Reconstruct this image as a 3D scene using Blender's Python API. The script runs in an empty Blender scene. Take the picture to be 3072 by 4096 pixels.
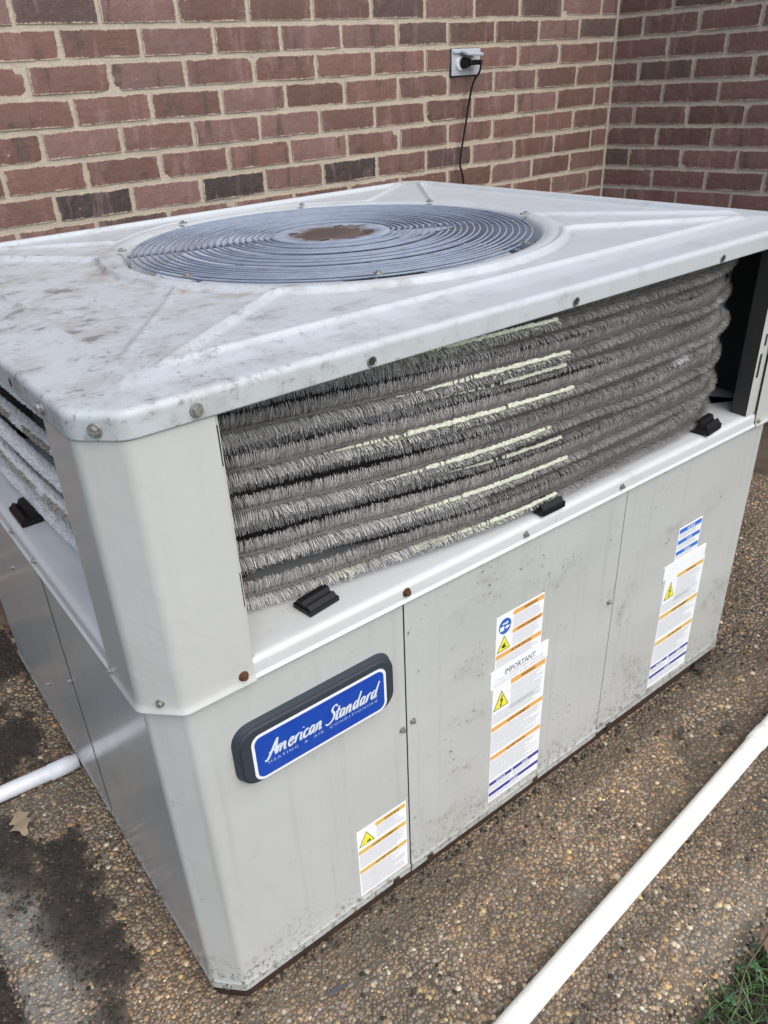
import bpy, bmesh, math, random
import numpy as np
from mathutils import Matrix, Vector, Euler
random.seed(7)
rng = np.random.default_rng(7)
SC = bpy.context.scene
COL = SC.collection
R_ = math.radians

# ------------------------------------------------------------------ camera
cam_d = bpy.data.cameras.new('camera')
cam = bpy.data.objects.new('camera', cam_d); COL.objects.link(cam)
cam_d.sensor_fit = 'VERTICAL'; cam_d.sensor_height = 36.0; cam_d.sensor_width = 27.0
cam_d.lens = 36.0 * 3106.03 / 4096.0
cam_d.shift_x = 0.02605; cam_d.shift_y = 0.00585
cam_d.clip_start = 0.02; cam_d.clip_end = 400
cam.matrix_world = (Matrix.Translation((-0.17564, -0.66256, 1.17387)) @ Matrix.Rotation(R_(-35.1213), 4, 'Z')
                    @ Matrix.Rotation(R_(60.3996), 4, 'X') @ Matrix.Rotation(R_(-3.50205), 4, 'Z'))
SC.camera = cam

# ------------------------------------------------------------------ world and sun
SUN_DIR = Vector((0.06, -0.60, 0.80)).normalized()      # towards the sun
world = bpy.data.worlds.new('World'); SC.world = world; world.use_nodes = True
wn = world.node_tree.nodes; wl = world.node_tree.links
bg = wn['Background']; sky = wn.new('ShaderNodeTexSky')
sky.sky_type = 'NISHITA'; sky.sun_disc = False
sky.sun_elevation = math.asin(SUN_DIR.z); sky.sun_rotation = math.atan2(SUN_DIR.x, SUN_DIR.y)
sky.air_density = 1.0; sky.dust_density = 2.6; sky.ozone_density = 1.0
wl.new(sky.outputs[0], bg.inputs[0]); bg.inputs[1].default_value = 0.14
sun_d = bpy.data.lights.new('sun', 'SUN'); sun = bpy.data.objects.new('sun', sun_d); COL.objects.link(sun)
sun_d.energy = 1.45; sun_d.angle = R_(75); sun_d.color = (1.0, 0.985, 0.95)
sun.rotation_euler = SUN_DIR.to_track_quat('Z', 'Y').to_euler()
vs = SC.view_settings
vs.view_transform = 'Standard'; vs.look = 'None'; vs.gamma = 1.0; vs.use_curve_mapping = False
vs.exposure = 0.56

# ------------------------------------------------------------------ material helpers
def mat(name, color=(.5, .5, .5), rough=.5, metal=0.0, spec=.5, coat=0.0):
    m = bpy.data.materials.new(name); m.use_nodes = True
    b = m.node_tree.nodes['Principled BSDF']
    b.inputs['Base Color'].default_value = (*color, 1); b.inputs['Roughness'].default_value = rough
    b.inputs['Metallic'].default_value = metal; b.inputs['Specular IOR Level'].default_value = spec
    b.inputs['Coat Weight'].default_value = coat
    return m
class NT:
    def __init__(s, m): s.t = m.node_tree; s.n = s.t.nodes; s.l = s.t.links; s.b = s.n['Principled BSDF']
    def add(s, k, **kw):
        n = s.n.new(k)
        for a, v in kw.items(): setattr(n, a, v)
        return n
    def link(s, a, b): s.l.new(a, b)
    def coord(s, kind='Object', scale=(1, 1, 1), rot=(0, 0, 0)):
        if kind == 'World': o = s.add('ShaderNodeNewGeometry').outputs['Position']
        else: o = s.add('ShaderNodeTexCoord').outputs[kind]
        mp = s.add('ShaderNodeMapping'); mp.inputs['Scale'].default_value = scale; mp.inputs['Rotation'].default_value = rot
        s.link(o, mp.inputs[0]); return mp.outputs[0]
    def noise(s, vec, scale=5, detail=4, rough=.5, dist=0):
        n = s.add('ShaderNodeTexNoise'); n.inputs['Scale'].default_value = scale; n.inputs['Detail'].default_value = detail
        n.inputs['Roughness'].default_value = rough; n.inputs['Distortion'].default_value = dist
        s.link(vec, n.inputs['Vector']); return n.outputs[0]
    def ramp(s, fac, stops):
        r = s.add('ShaderNodeValToRGB'); e = r.color_ramp.elements
        while len(e) < len(stops): e.new(.5)
        for i, (p, c) in enumerate(stops):
            e[i].position = p; e[i].color = (*c, 1) if len(c) == 3 else c
        s.link(fac, r.inputs[0]); return r.outputs[0]
    def step(s, fac, a, b, c0=0, c1=1):
        m = s.add('ShaderNodeMapRange', interpolation_type='SMOOTHSTEP'); m.inputs[1].default_value = a; m.inputs[2].default_value = b
        m.inputs[3].default_value = c0; m.inputs[4].default_value = c1; s.link(fac, m.inputs[0]); return m.outputs[0]
    def mix(s, fac, a, b, mode='MIX'):
        m = s.add('ShaderNodeMix', data_type='RGBA', blend_type=mode)
        for sock, v in ((m.inputs[0], fac), (m.inputs[6], a), (m.inputs[7], b)):
            if isinstance(v, (int, float)): sock.default_value = v
            elif isinstance(v, tuple): sock.default_value = (*v, 1)
            else: s.link(v, sock)
        return m.outputs[2]
    def math(s, op, a, b=0.0):
        m = s.add('ShaderNodeMath', operation=op)
        for i, v in enumerate((a, b)):
            if isinstance(v, (int, float)): m.inputs[i].default_value = v
            else: s.link(v, m.inputs[i])
        return m.outputs[0]
    def bump(s, h, strength=.3, dist=.002, normal=None):
        b = s.add('ShaderNodeBump'); b.inputs['Strength'].default_value = strength; b.inputs['Distance'].default_value = dist
        s.link(h, b.inputs['Height'])
        if normal is not None: s.link(normal, b.inputs['Normal'])
        return b.outputs[0]
    def color(s, c): s.link(c, s.b.inputs['Base Color'])
    def rough(s, r): s.link(r, s.b.inputs['Roughness'])
    def normal(s, n): s.link(n, s.b.inputs['Normal'])

# painted sheet metal with grime that has its own shape (blotches, specks, run marks)
def paint_metal(name, base, grime=.35, speck=.5, rough=.36, dirt_col=(.20, .185, .14), seed=0., streak=.5, low=0.0):
    m = mat(name, base, rough, 0.0, .5, .55); m.node_tree.nodes['Principled BSDF'].inputs['Coat Roughness'].default_value = .16; t = NT(m)
    v = t.coord('World'); mp = t.add('ShaderNodeMapping'); mp.inputs['Location'].default_value = (seed, seed * .7, seed * .3)
    t.link(v, mp.inputs[0]); v = mp.outputs[0]
    big = t.noise(v, 3.0, 5, .6, .6); mid = t.noise(v, 14, 6, .65, .4); fine = t.noise(v, 120, 4, .6)
    col = t.mix(t.step(big, .35, .75), tuple(c * 1.02 for c in base), tuple(c * d for c, d in zip(base, (.95, .945, .91))))
    g = t.math('MULTIPLY', t.step(mid, .52, .74), t.step(big, .42, .66))
    col = t.mix(t.math('MULTIPLY', g, grime), col, dirt_col)
    sp = t.math('MULTIPLY', t.step(t.noise(v, 120, 5, .7), .60, .66), t.step(mid, .50, .62))
    col = t.mix(t.math('MULTIPLY', sp, speck), col, (.09, .08, .055))
    sv = t.add('ShaderNodeMapping'); sv.inputs['Scale'].default_value = (55, 55, 1.6); t.link(v, sv.inputs[0])
    st = t.step(t.noise(sv.outputs[0], 1.0, 3, .6), .52, .78)
    col = t.mix(t.math('MULTIPLY', st, streak), col, tuple(c * d for c, d in zip(base, (.80, .78, .72))))
    if low > 0:      # mould and splash specks that collected along the bottom edge of the sheet
        z = t.add('ShaderNodeSeparateXYZ'); t.link(t.coord('World'), z.inputs[0])
        nz = t.math('ADD', z.outputs[2], t.math('MULTIPLY', t.math('SUBTRACT', t.noise(v, 9, 4, .6), .5), .22))
        lm = t.step(nz, .10, .0)
        sp2 = t.step(t.noise(v, 95, 5, .7), .50, .60)
        col = t.mix(t.math('MULTIPLY', t.math('MULTIPLY', lm, sp2), low), col, (.13, .13, .085))
    t.color(col)
    t.rough(t.math('ADD', t.math('MULTIPLY', mid, .22), rough - .10))
    t.normal(t.bump(big, .9, .004, t.bump(fine, .12, .0006)))
    return m

M = {}
M['panel'] = paint_metal('painted_panel_metal', (.495, .505, .488), .25, .45, .33, low=.85)
M['panel_mould'] = paint_metal('painted_panel_metal_spotted', (.495, .505, .488), .42, 1.0, .33, seed=3.1, low=.7)
M['post'] = paint_metal('painted_post_metal', (.52, .525, .50), .12, .12, .36, seed=5.0, streak=.15)
M['ledge'] = paint_metal('painted_ledge_metal', (.58, .60, .60), .3, .3, .35, seed=8.0, streak=0.1)

def lid_material():
    base = (.475, .505, .515)
    m = mat('painted_lid_metal', base, .4); t = NT(m)
    v = t.coord('World')
    big = t.noise(v, 2.6, 5, .6); mid = t.noise(v, 13, 8, .72); spk = t.noise(v, 85, 6, .78); fine = t.noise(v, 300, 3, .6)
    smv = t.add('ShaderNodeMapping'); smv.inputs['Scale'].default_value = (16, 34, 16); smv.inputs['Rotation'].default_value = (0, 0, .5); t.link(v, smv.inputs[0]); smear = t.noise(smv.outputs[0], 1.0, 8, .75)
    sx = t.add('ShaderNodeSeparateXYZ'); t.link(v, sx.inputs[0])
    # dirt settled on the flat left part of the lid, thinning out to the right
    gr = t.math('ADD', sx.outputs[0], t.math('MULTIPLY', big, .7))
    left = t.step(gr, 1.0, .40)
    wash = t.math('MULTIPLY', t.step(mid, .40, .66), t.math('ADD', t.math('MULTIPLY', left, .45), .16))
    col = t.mix(wash, base, (.33, .315, .285))
    sp = t.math('MULTIPLY', t.step(smear, .51, .60), t.math('MULTIPLY', t.step(mid, .46, .60), t.math('ADD', t.math('MULTIPLY', left, .75), .16)))
    col = t.mix(sp, col, (.16, .155, .15))
    col = t.mix(t.math('MULTIPLY', t.step(spk, .55, .66), t.math('ADD', t.math('MULTIPLY', left, .6), .14)), col, (.15, .14, .125))
    # water rings washed up along the fan ring
    dx = t.math('SUBTRACT', sx.outputs[0], .65); dy = t.math('SUBTRACT', sx.outputs[1], .537); rr = t.math('SQRT', t.math('ADD', t.math('MULTIPLY', dx, dx), t.math('MULTIPLY', dy, dy)))
    band = t.math('MULTIPLY', t.step(rr, .452, .412), t.step(rr, .398, .408)); band = t.math('MULTIPLY', band, t.math('MULTIPLY', t.step(mid, .42, .6), t.math('ADD', t.math('MULTIPLY', left, .6), .1)))
    col = t.mix(band, col, (.28, .22, .165))
    t.color(col); t.rough(t.math('ADD', t.math('MULTIPLY', mid, .3), .30))
    t.normal(t.bump(spk, .25, .0008, t.bump(fine, .15, .0004)))
    return m
M['lid'] = lid_material()
M['dark'] = mat('dark_interior_shade_metal', (.035, .033, .032), .6)  # near-black base stands in for the unlit cabinet interior
M['inner'] = mat('inner_galvanised_metal', (.10, .10, .10), .5, .3)
def rust_material(name, a, b, sc=60):
    m = mat(name, a, .75); t = NT(m); v = t.coord('World')
    n = t.noise(v, sc, 6, .7); t.color(t.ramp(n, [(.3, a), (.7, b)])); t.normal(t.bump(n, .6, .002)); return m
M['rail'] = rust_material('rusty_base_steel', (.018, .010, .007), (.055, .026, .016))
M['rust_screw'] = rust_material('rusted_screw_steel', (.05, .018, .008), (.16, .06, .03), 300)
M['screw'] = rust_material('weathered_screw_zinc', (.22, .21, .19), (.42, .41, .38), 260); M['screw'].node_tree.nodes['Principled BSDF'].inputs['Metallic'].default_value = .6
M['screw'].node_tree.nodes['Principled BSDF'].inputs['Roughness'].default_value = .38
M['guard'] = mat('fan_guard_coated_wire', (.24, .29, .36), .62)
_t = NT(M['guard']); _n = _t.noise(_t.coord('World'), 40, 5, .65); _t.color(_t.ramp(_n, [(.3, (.26, .30, .37)), (.62, (.20, .235, .29)), (.76, (.16, .14, .13))]))
M['shroud'] = mat('fan_shroud_metal', (.66, .69, .73), .45)
M['blade'] = mat('fan_blade_aluminium', (.62, .64, .68), .6, .0)
_t = NT(M['blade']); _n = _t.noise(_t.coord('World'), 18, 5, .65); _t.color(_t.ramp(_n, [(.3, (.62, .66, .73)), (.7, (.44, .47, .52))]))
M['black'] = mat('black_plastic', (.007, .007, .008), .45, spec=.3)
M['badge_frame'] = mat('badge_dark_plastic', (.032, .042, .052), .5, spec=.35)
M['white'] = mat('white_print', (.80, .81, .82), .35)
M['ink'] = mat('black_print', (.03, .03, .03), .5)
M['ink_soft'] = mat('grey_fine_print', (.50, .51, .54), .5)
M['ink_brown'] = mat('brown_print', (.16, .06, .02), .5)
M['orange'] = mat('orange_print', (.78, .40, .10), .45)
M['amber'] = mat('amber_print', (.70, .46, .10), .45)
M['yellow'] = mat('yellow_print', (.82, .78, .05), .45)
M['navy'] = mat('navy_print', (.055, .055, .30), .45)
M['cyan_blue'] = mat('bright_blue_print', (.03, .17, .60), .45)
M['sign_blue'] = mat('round_sign_blue', (.02, .11, .50), .45)
M['logo_blue'] = mat('badge_blue', (.006, .050, .36), .35)
_t = NT(M['logo_blue']); _n = _t.noise(_t.coord('World'), 45, 5, .7); _t.color(_t.ramp(_n, [(.35, (.005, .048, .36)), (.75, (.012, .075, .40))]))
M['logo_text'] = mat('badge_light_lettering', (.66, .72, .80), .4)
M['logo_small'] = mat('badge_small_lettering', (.30, .42, .66), .4)
def label_material():
    m = mat('label_paper', (.78, .80, .80), .4); t = NT(m); v = t.coord('World')
    n = t.noise(v, 30, 5, .65); s = t.noise(v, 240, 4, .7)
    c = t.mix(t.math('MULTIPLY', t.step(n, .5, .75), .25), (.87, .88, .88), (.60, .58, .52))
    c = t.mix(t.math('MULTIPLY', t.step(s, .66, .72), .4), c, (.3, .28, .25)); t.color(c)
    return m
M['label'] = label_material()

def pvc_material(name, col):
    m = mat(name, col, .34); t = NT(m); v = t.coord('World')
    n = t.noise(v, 25, 6, .7); s = t.noise(v, 150, 4, .7)
    c = t.mix(t.math('MULTIPLY', t.step(n, .52, .72), .30), col, (.55, .48, .36))
    c = t.mix(t.math('MULTIPLY', t.step(s, .67, .72), .45), c, (.25, .21, .15))
    t.color(c); t.normal(t.bump(n, .1, .001)); return m
M['pvc'] = pvc_material('cream_pvc', (.90, .89, .81)); M['pvc_white'] = pvc_material('white_pvc', (.80, .82, .84))

def brick_material(name, attr):
    m = mat(name, (.2, .1, .08), .78); t = NT(m)
    v = t.coord('World')
    if attr: src = t.add('ShaderNodeAttribute', attribute_name='tint').outputs['Color']
    else: src = t.add('ShaderNodeObjectInfo').outputs['Color']
    big = t.noise(v, 11, 5, .65, .7); mid = t.noise(v, 55, 6, .7, .3); fine = t.noise(v, 330, 4, .7)
    sv = t.add('ShaderNodeMapping'); sv.inputs['Scale'].default_value = (26, 26, 5); t.link(v, sv.inputs[0])
    st = t.noise(sv.outputs[0], 1.0, 4, .6, .4)
    c = t.mix(t.math('MULTIPLY', t.step(big, .45, .72), .40), src, (.15, .100, .090))            # greyer mauve burn
    c = t.mix(t.math('MULTIPLY', t.step(st, .54, .68), .50), c, (.28, .18, .165))               # pale bloom
    c = t.mix(t.math('MULTIPLY', t.step(st, .45, .32), .80), c, (.075, .050, .042))             # dark burnt streaks
    c = t.mix(t.math('MULTIPLY', t.step(mid, .60, .72), .40), c, (.10, .045, .035))
    c = t.mix(t.math('MULTIPLY', t.step(t.noise(v, 75, 3, .6), .735, .76), .7), c, (.55, .45, .38)) # lime spots
    c = t.mix(t.math('MULTIPLY', t.step(fine, .35, .7), .22), c, (.30, .19, .16))
    if not attr:      # mortar dragged over the arrises
        g = t.add('ShaderNodeSeparateXYZ'); t.link(t.add('ShaderNodeTexCoord').outputs['Generated'], g.inputs[0])
        ex = t.math('MULTIPLY', t.math('SUBTRACT', .5, t.math('ABSOLUTE', t.math('SUBTRACT', g.outputs[0], .5))), .185)
        ez = t.math('MULTIPLY', t.math('SUBTRACT', .5, t.math('ABSOLUTE', t.math('SUBTRACT', g.outputs[2], .5))), .057)
        d = t.math('ADD', t.math('MINIMUM', ex, ez), t.math('MULTIPLY', t.math('SUBTRACT', t.noise(v, 130, 5, .75), .5), .014))
        d = t.math('ADD', d, t.math('MULTIPLY', t.math('SUBTRACT', t.noise(v, 24, 3, .6), .5), .010))
        c = t.mix(t.step(d, .0035, .0005), c, (.47, .39, .29))
    t.color(c); t.normal(t.bump(big, .8, .005, t.bump(mid, 1.0, .0032, t.bump(fine, .8, .0012)))); return m
M['brick'] = brick_material('fired_clay_brick', False); M['brick_far'] = brick_material('fired_clay_brick_mass', True)
def mortar_material():
    m = mat('sandy_mortar', (.4, .33, .25), .9); t = NT(m); v = t.coord('World')
    n = t.noise(v, 14, 5, .65); f = t.noise(v, 420, 4, .75); g = t.noise(v, 90, 5, .7)
    c = t.ramp(n, [(.3, (.56, .485, .38)), (.7, (.46, .40, .32))]); c = t.mix(t.step(f, .45, .72), c, (.34, .28, .21), 'MIX')
    c = t.mix(t.math('MULTIPLY', t.step(f, .42, .2), .5), c, (.66, .58, .46))
    t.color(c); t.normal(t.bump(g, .9, .004, t.bump(f, .8, .0016))); return m
M['mortar'] = mortar_material()

def attr_mat(name, rough=.6, metal=0.0, mult=1.0, bumpy=True, sc=300, spec=.5):
    m = mat(name, (.5, .5, .5), rough, metal, spec); t = NT(m)
    a = t.add('ShaderNodeAttribute', attribute_name='tint').outputs['Color']
    if bumpy:
        n = t.noise(t.coord('World'), sc, 4, .7); c = t.mix(t.step(n, .35, .7, 0, .35), a, (.04, .035, .03)); t.color(c)
        t.normal(t.bump(n, .5, .001))
    else: t.color(a)
    return m
M['pebble'] = attr_mat('river_pebble', .60); M['pad'] = attr_mat('washed_concrete', .75, sc=420); M['soil'] = attr_mat('damp_soil', .9, sc=180)
M['spine'] = attr_mat('aluminium_fin_spines', .5, .12, bumpy=False)
M['tube'] = mat('coil_tube_aluminium', (.11, .10, .09), .55, .4)  # core darkened to stand in for shadow between the spines
M['leafy'] = attr_mat('low_green_leaves', .5, bumpy=False); M['dryleaf'] = rust_material('dry_oak_leaf', (.30, .22, .14), (.46, .36, .25), 60)
M['brownleaf'] = rust_material('brown_dead_leaf', (.09, .05, .03), (.17, .10, .065), 60)

# ------------------------------------------------------------------ geometry helpers
def tag(o, label=None, cat=None, group=None, kind=None):
    for k, v in (('label', label), ('category', cat), ('group', group), ('kind', kind)):
        if v: o[k] = v
    return o
def empty(name, loc=(0, 0, 0), rot=(0, 0, 0), parent=None):
    o = bpy.data.objects.new(name, None); COL.objects.link(o); o.location = loc; o.rotation_euler = rot; o.empty_display_size = .05
    o.parent = parent; return o
def link(name, me, parent=None, loc=None, rot=None):
    o = bpy.data.objects.new(name, me); COL.objects.link(o); o.parent = parent
    if loc is not None: o.location = loc
    if rot is not None: o.rotation_euler = rot
    return o
def pyme(name, V, F, m=None, smooth=False):
    me = bpy.data.meshes.new(name); me.from_pydata([tuple(map(float, v)) for v in V], [], [tuple(map(int, f)) for f in F]); me.update()
    if m: me.materials.append(m)
    if smooth: me.polygons.foreach_set('use_smooth', [True] * len(me.polygons))
    return me
def npmesh(name, V, F, m, smooth=False, tint=None):
    """V (n,3), F (k,3|4) numpy; tint (n,3) optional point colours"""
    me = bpy.data.meshes.new(name); n = len(V); k, c = F.shape
    me.vertices.add(n); me.vertices.foreach_set('co', V.astype(np.float32).ravel())
    me.loops.add(k * c); me.loops.foreach_set('vertex_index', F.astype(np.int32).ravel())
    me.polygons.add(k); me.polygons.foreach_set('loop_start', np.arange(0, k * c, c, dtype=np.int32))
    me.polygons.foreach_set('loop_total', np.full(k, c, dtype=np.int32))
    me.polygons.foreach_set('use_smooth', np.full(k, smooth, dtype=bool))
    me.update(calc_edges=True)
    if tint is not None:
        a = me.color_attributes.new('tint', 'FLOAT_COLOR', 'POINT')
        a.data.foreach_set('color', np.c_[tint, np.ones(n)].astype(np.float32).ravel())
    me.materials.append(m); return me
def box_me(name, x0, x1, y0, y1, z0, z1, m, bev=0.0, seg=2):
    bm = bmesh.new(); bmesh.ops.create_cube(bm, size=1)
    for v in bm.verts: v.co = Vector(((x0 + x1) / 2 + v.co.x * (x1 - x0), (y0 + y1) / 2 + v.co.y * (y1 - y0), (z0 + z1) / 2 + v.co.z * (z1 - z0)))
    if bev: bmesh.ops.bevel(bm, geom=bm.edges[:], offset=bev, segments=seg, affect='EDGES', profile=.5)
    me = bpy.data.meshes.new(name); bm.to_mesh(me); bm.free(); me.materials.append(m); return me
def box(name, x0, x1, y0, y1, z0, z1, m, parent=None, bev=0.0): return link(name, box_me(name, x0, x1, y0, y1, z0, z1, m, bev), parent)
def tube_arrays(P, r, seg=8, closed=False, cap=True):
    P = np.asarray(P, float); n = len(P)
    r = np.full(n, r) if np.isscalar(r) else np.asarray(r)
    T = np.gradient(P, axis=0) if not closed else (np.roll(P, -1, 0) - np.roll(P, 1, 0))
    T /= np.linalg.norm(T, axis=1)[:, None]
    up = np.array([0, 0, 1.0]); A = np.cross(T, up); la = np.linalg.norm(A, axis=1)
    A[la < 1e-4] = (1, 0, 0); A /= np.linalg.norm(A, axis=1)[:, None]; B = np.cross(T, A)
    th = np.linspace(0, 2 * np.pi, seg, endpoint=False)
    V = P[:, None] + r[:, None, None] * (np.cos(th)[None, :, None] * A[:, None] + np.sin(th)[None, :, None] * B[:, None])
    V = V.reshape(-1, 3); F = []
    for i in range(n if closed else n - 1):
        j = (i + 1) % n
        for k in range(seg): k2 = (k + 1) % seg; F.append((i * seg + k, i * seg + k2, j * seg + k2, j * seg + k))
    if cap and not closed:
        F.append(tuple(range(seg))[::-1]); F.append(tuple((n - 1) * seg + k for k in range(seg)))
    return V, F
def tube(name, P, r, m, parent=None, seg=8, closed=False):
    V, F = tube_arrays(P, r, seg, closed); return link(name, pyme(name, V, F, m, True), parent)
def smooth_path(P, n=12):
    P = np.asarray(P, float); Q = np.vstack([2 * P[0] - P[1], P, 2 * P[-1] - P[-2]]); out = []
    for i in range(1, len(Q) - 2):
        p0, p1, p2, p3 = Q[i - 1:i + 3]
        for t in np.linspace(0, 1, n, endpoint=False):
            out.append(.5 * (2 * p1 + (p2 - p0) * t + (2 * p0 - 5 * p1 + 4 * p2 - p3) * t * t + (3 * p1 - p0 - 3 * p2 + p3) * t ** 3))
    out.append(P[-1]); return np.array(out)
def resample(P, step):
    d = np.r_[0, np.cumsum(np.linalg.norm(np.diff(P, axis=0), axis=1))]; n = max(2, int(d[-1] / step)); s = np.linspace(0, d[-1], n)
    return np.array([np.interp(s, d, P[:, i]) for i in range(P.shape[1])]).T
_perm = rng.random((512, 512))
def vnoise(x, y, sc, octv=4, seed=0):
    out = 0; amp = 1; tot = 0
    for o in range(octv):
        X = x * sc * 2 ** o + 37.7 * seed + 11.3 * o + 200; Y = y * sc * 2 ** o + 91.1 * seed + 5.1 * o + 200
        xi = np.floor(X).astype(int); yi = np.floor(Y).astype(int); fx = X - xi; fy = Y - yi; fx = fx * fx * (3 - 2 * fx); fy = fy * fy * (3 - 2 * fy)
        a = _perm[xi % 512, yi % 512]; b = _perm[(xi + 1) % 512, yi % 512]; c = _perm[xi % 512, (yi + 1) % 512]; d = _perm[(xi + 1) % 512, (yi + 1) % 512]
        out = out + amp * ((a * (1 - fx) + b * fx) * (1 - fy) + (c * (1 - fx) + d * fx) * fy); tot += amp; amp *= .55
    return out / tot
def sstep(x, a, b):
    t = np.clip((x - a) / (b - a), 0, 1); return t * t * (3 - 2 * t)

# ------------------------------------------------------------------ measures
W, D = 1.30, 1.0744
ZS, ZB, ZT = .5595, .8944, .9231       # seam, lid skirt bottom, lid edge top
CH = .0368                              # corner chamfer
ZG = -.025                              # slab surface
WX, WY, PH, PH2 = 2.452, 1.3354, -.02466, .1570
BH, BP = .0677, .1935                   # brick course and pitch
Z0 = 1.3048
PAD_X0, PAD_Y0, PAD_X1 = -.262, -.408, 2.6

# ------------------------------------------------------------------ ground: soil, slab, pebbles
def grid(x0, x1, y0, y1, step):
    nx = int((x1 - x0) / step) + 1; ny = int((y1 - y0) / step) + 1
    X, Y = np.meshgrid(np.linspace(x0, x1, nx), np.linspace(y0, y1, ny), indexing='ij')
    i = np.arange(nx * ny).reshape(nx, ny)
    F = np.stack([i[:-1, :-1], i[1:, :-1], i[1:, 1:], i[:-1, 1:]], -1).reshape(-1, 4)
    return X.ravel(), Y.ravel(), F
# far lawn and soil
xs = np.array([-60, -8, -3, -1.5, -.9, 0, 1, 2, 3, 6, 60.]); GV = []; GF = []
for i, x in enumerate(xs):
    for y in (-60, -6, -2.5, -1.4): GV.append((x, y, -.135))
for i in range(len(xs) - 1):
    for j in range(3): GF.append((i * 4 + j, (i + 1) * 4 + j, (i + 1) * 4 + j + 1, i * 4 + j + 1))
X, Y, F = grid(-1.4, 3.0, -1.4, 1.5, .02)
def soil_h(x, y):
    return -.105 + .035 * (vnoise(x, y, 6, 5, 3) - .5) + .02 * (vnoise(x, y, 30, 3, 5) - .5)
def soil_near(x, y):
    h = soil_h(x, y); left = sstep(x, -.12, -.32)    # to the left the soil is banked up to the slab
    return h * (1 - left) + left * (-.040 + .03 * (vnoise(x, y, 9, 5, 4) - .45))
Zs = soil_near(X, Y); n1 = vnoise(X, Y, 8, 5, 6)
tint = np.array([.060, .045, .034]) * (.55 + n1)[:, None]
link('ground_soil', npmesh('ground_soil', np.c_[X, Y, Zs], F, M['soil'], True, tint))['kind'] = 'structure'
M['lawn'] = rust_material('distant_lawn_green', (.035, .055, .02), (.09, .12, .045), 8)
big_x = [-60, -1.4, 3.0, 60]; big_y = [-60, -1.4, 1.5, 60]; V = []; F = []
for a in range(3):
    for b in range(3):
        if a == 1 and b == 1: continue
        k = len(V); V += [(big_x[a], big_y[b], -.11), (big_x[a + 1], big_y[b], -.11), (big_x[a + 1], big_y[b + 1], -.11), (big_x[a], big_y[b + 1], -.11)]
        F.append((k, k + 1, k + 2, k + 3))
tag(link('ground_lawn', pyme('ground_lawn', V, F, M['lawn'])), kind='structure')

def edge_y(x): return PAD_Y0 + .012 * (vnoise(x, x * 0 + 3, 7, 4, 9) - .5) + .010 * (vnoise(x, x * 0 + 8, 30, 2, 2) - .5)
def edge_x(y): return PAD_X0 + .03 * (vnoise(y, y * 0 + 5, 5, 4, 8) - .5)
def pad_z(x, y):
    d = np.minimum(y - edge_y(x), x - edge_x(y))
    z = ZG - .085 * (1 - sstep(d, -.015, .045)) ** 2 + .0022 * (vnoise(x, y, 25, 4, 11) - .5)
    return z
def stains(x, y):
    """0..1 masks: dark moss/mud, bare grey concrete - marks with their own outline"""
    w = vnoise(x, y, 9, 5, 21) - .5; w2 = vnoise(x, y, 34, 5, 22) - .5
    def blob(cx, cy, rx, ry, soft=.35): 
        d = np.hypot((x - cx) / rx, (y - cy) / ry) + w * 1.3 + w2 * 1.3; return 1 - sstep(d, 1 - soft, 1 + soft)
    dark = np.maximum.reduce([blob(-.125, .30, .055, .17), blob(-.105, .42, .05, .07), blob(-.18, .50, .045, .13), blob(-.16, .80, .10, .12), blob(-.10, .20, .035, .08), blob(-.285, .20, .045, .25),
                              blob(.0, 1.12, .16, .10), blob(.78, -.235, .06, .03, .6) * .6, blob(.62, -.30, .10, .03, .6) * .8, blob(.34, -.33, .14, .03, .6) * .7,
                              blob(1.55, .35, .22, .5, .5) * .8, blob(.42, -.06, .20, .03, .7) * .8, blob(.88, -.04, .20, .025, .7) * .8, blob(1.35, -.02, .14, .10, .7) * .8, blob(.20, -.16, .10, .04, .7) * .5, blob(.98, -.30, .16, .04, .7) * .7, blob(1.75, .9, .3, .5), blob(1.05, -.15, .12, .05, .6) * .7, blob(.70, -.13, .06, .03, .6) * .45])
    grey = np.maximum.reduce([blob(-.205, .34, .05, .10), blob(-.235, .44, .05, .07), blob(-.20, .20, .06, .08), blob(.56, -.20, .04, .02, .6) * .4, blob(.70, -.36, .12, .035, .6) * .4])
    return dark, grey * (1 - dark * .8)
def edge_dark(x, y): # darker line on the ground along the unit's front edge
    n = vnoise(x, y, 12, 4, 31)
    return (1 - sstep(np.abs(y + .02) + .05 * (n - .5), .0, .06)) * ((x > 0) & (x < 1.3)) * .7
X, Y, F = grid(-.32, 2.62, -.50, 1.5, .006)
Zp = pad_z(X, Y); dk, gy = stains(X, Y); n1 = vnoise(X, Y, 14, 5, 13); n2 = vnoise(X, Y, 90, 3, 14)
base = np.array([.125, .098, .068]) * (.55 + .9 * n1)[:, None] * (.6 + .8 * n2)[:, None]
dk = dk * np.where(X < 0, 1, .6)
base = base * (1 - dk)[:, None] + dk[:, None] * np.array([.030, .024, .019]) * (.5 + 1.4 * n2)[:, None]
base = base * (1 - gy)[:, None] + gy[:, None] * np.array([.21, .205, .18]) * (.3 + 1.3 * n2)[:, None]
Zp = Zp + np.where(X < 0, dk, 0) * .0035 * n2
keep = (Y - edge_y(X) > -.012) & (X - edge_x(Y) > -.02)
F = F[keep[F].all(1)]
tag(link('concrete_slab', npmesh('concrete_slab', np.c_[X, Y, Zp], F, M['pad'], True, base)), kind='structure')

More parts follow.
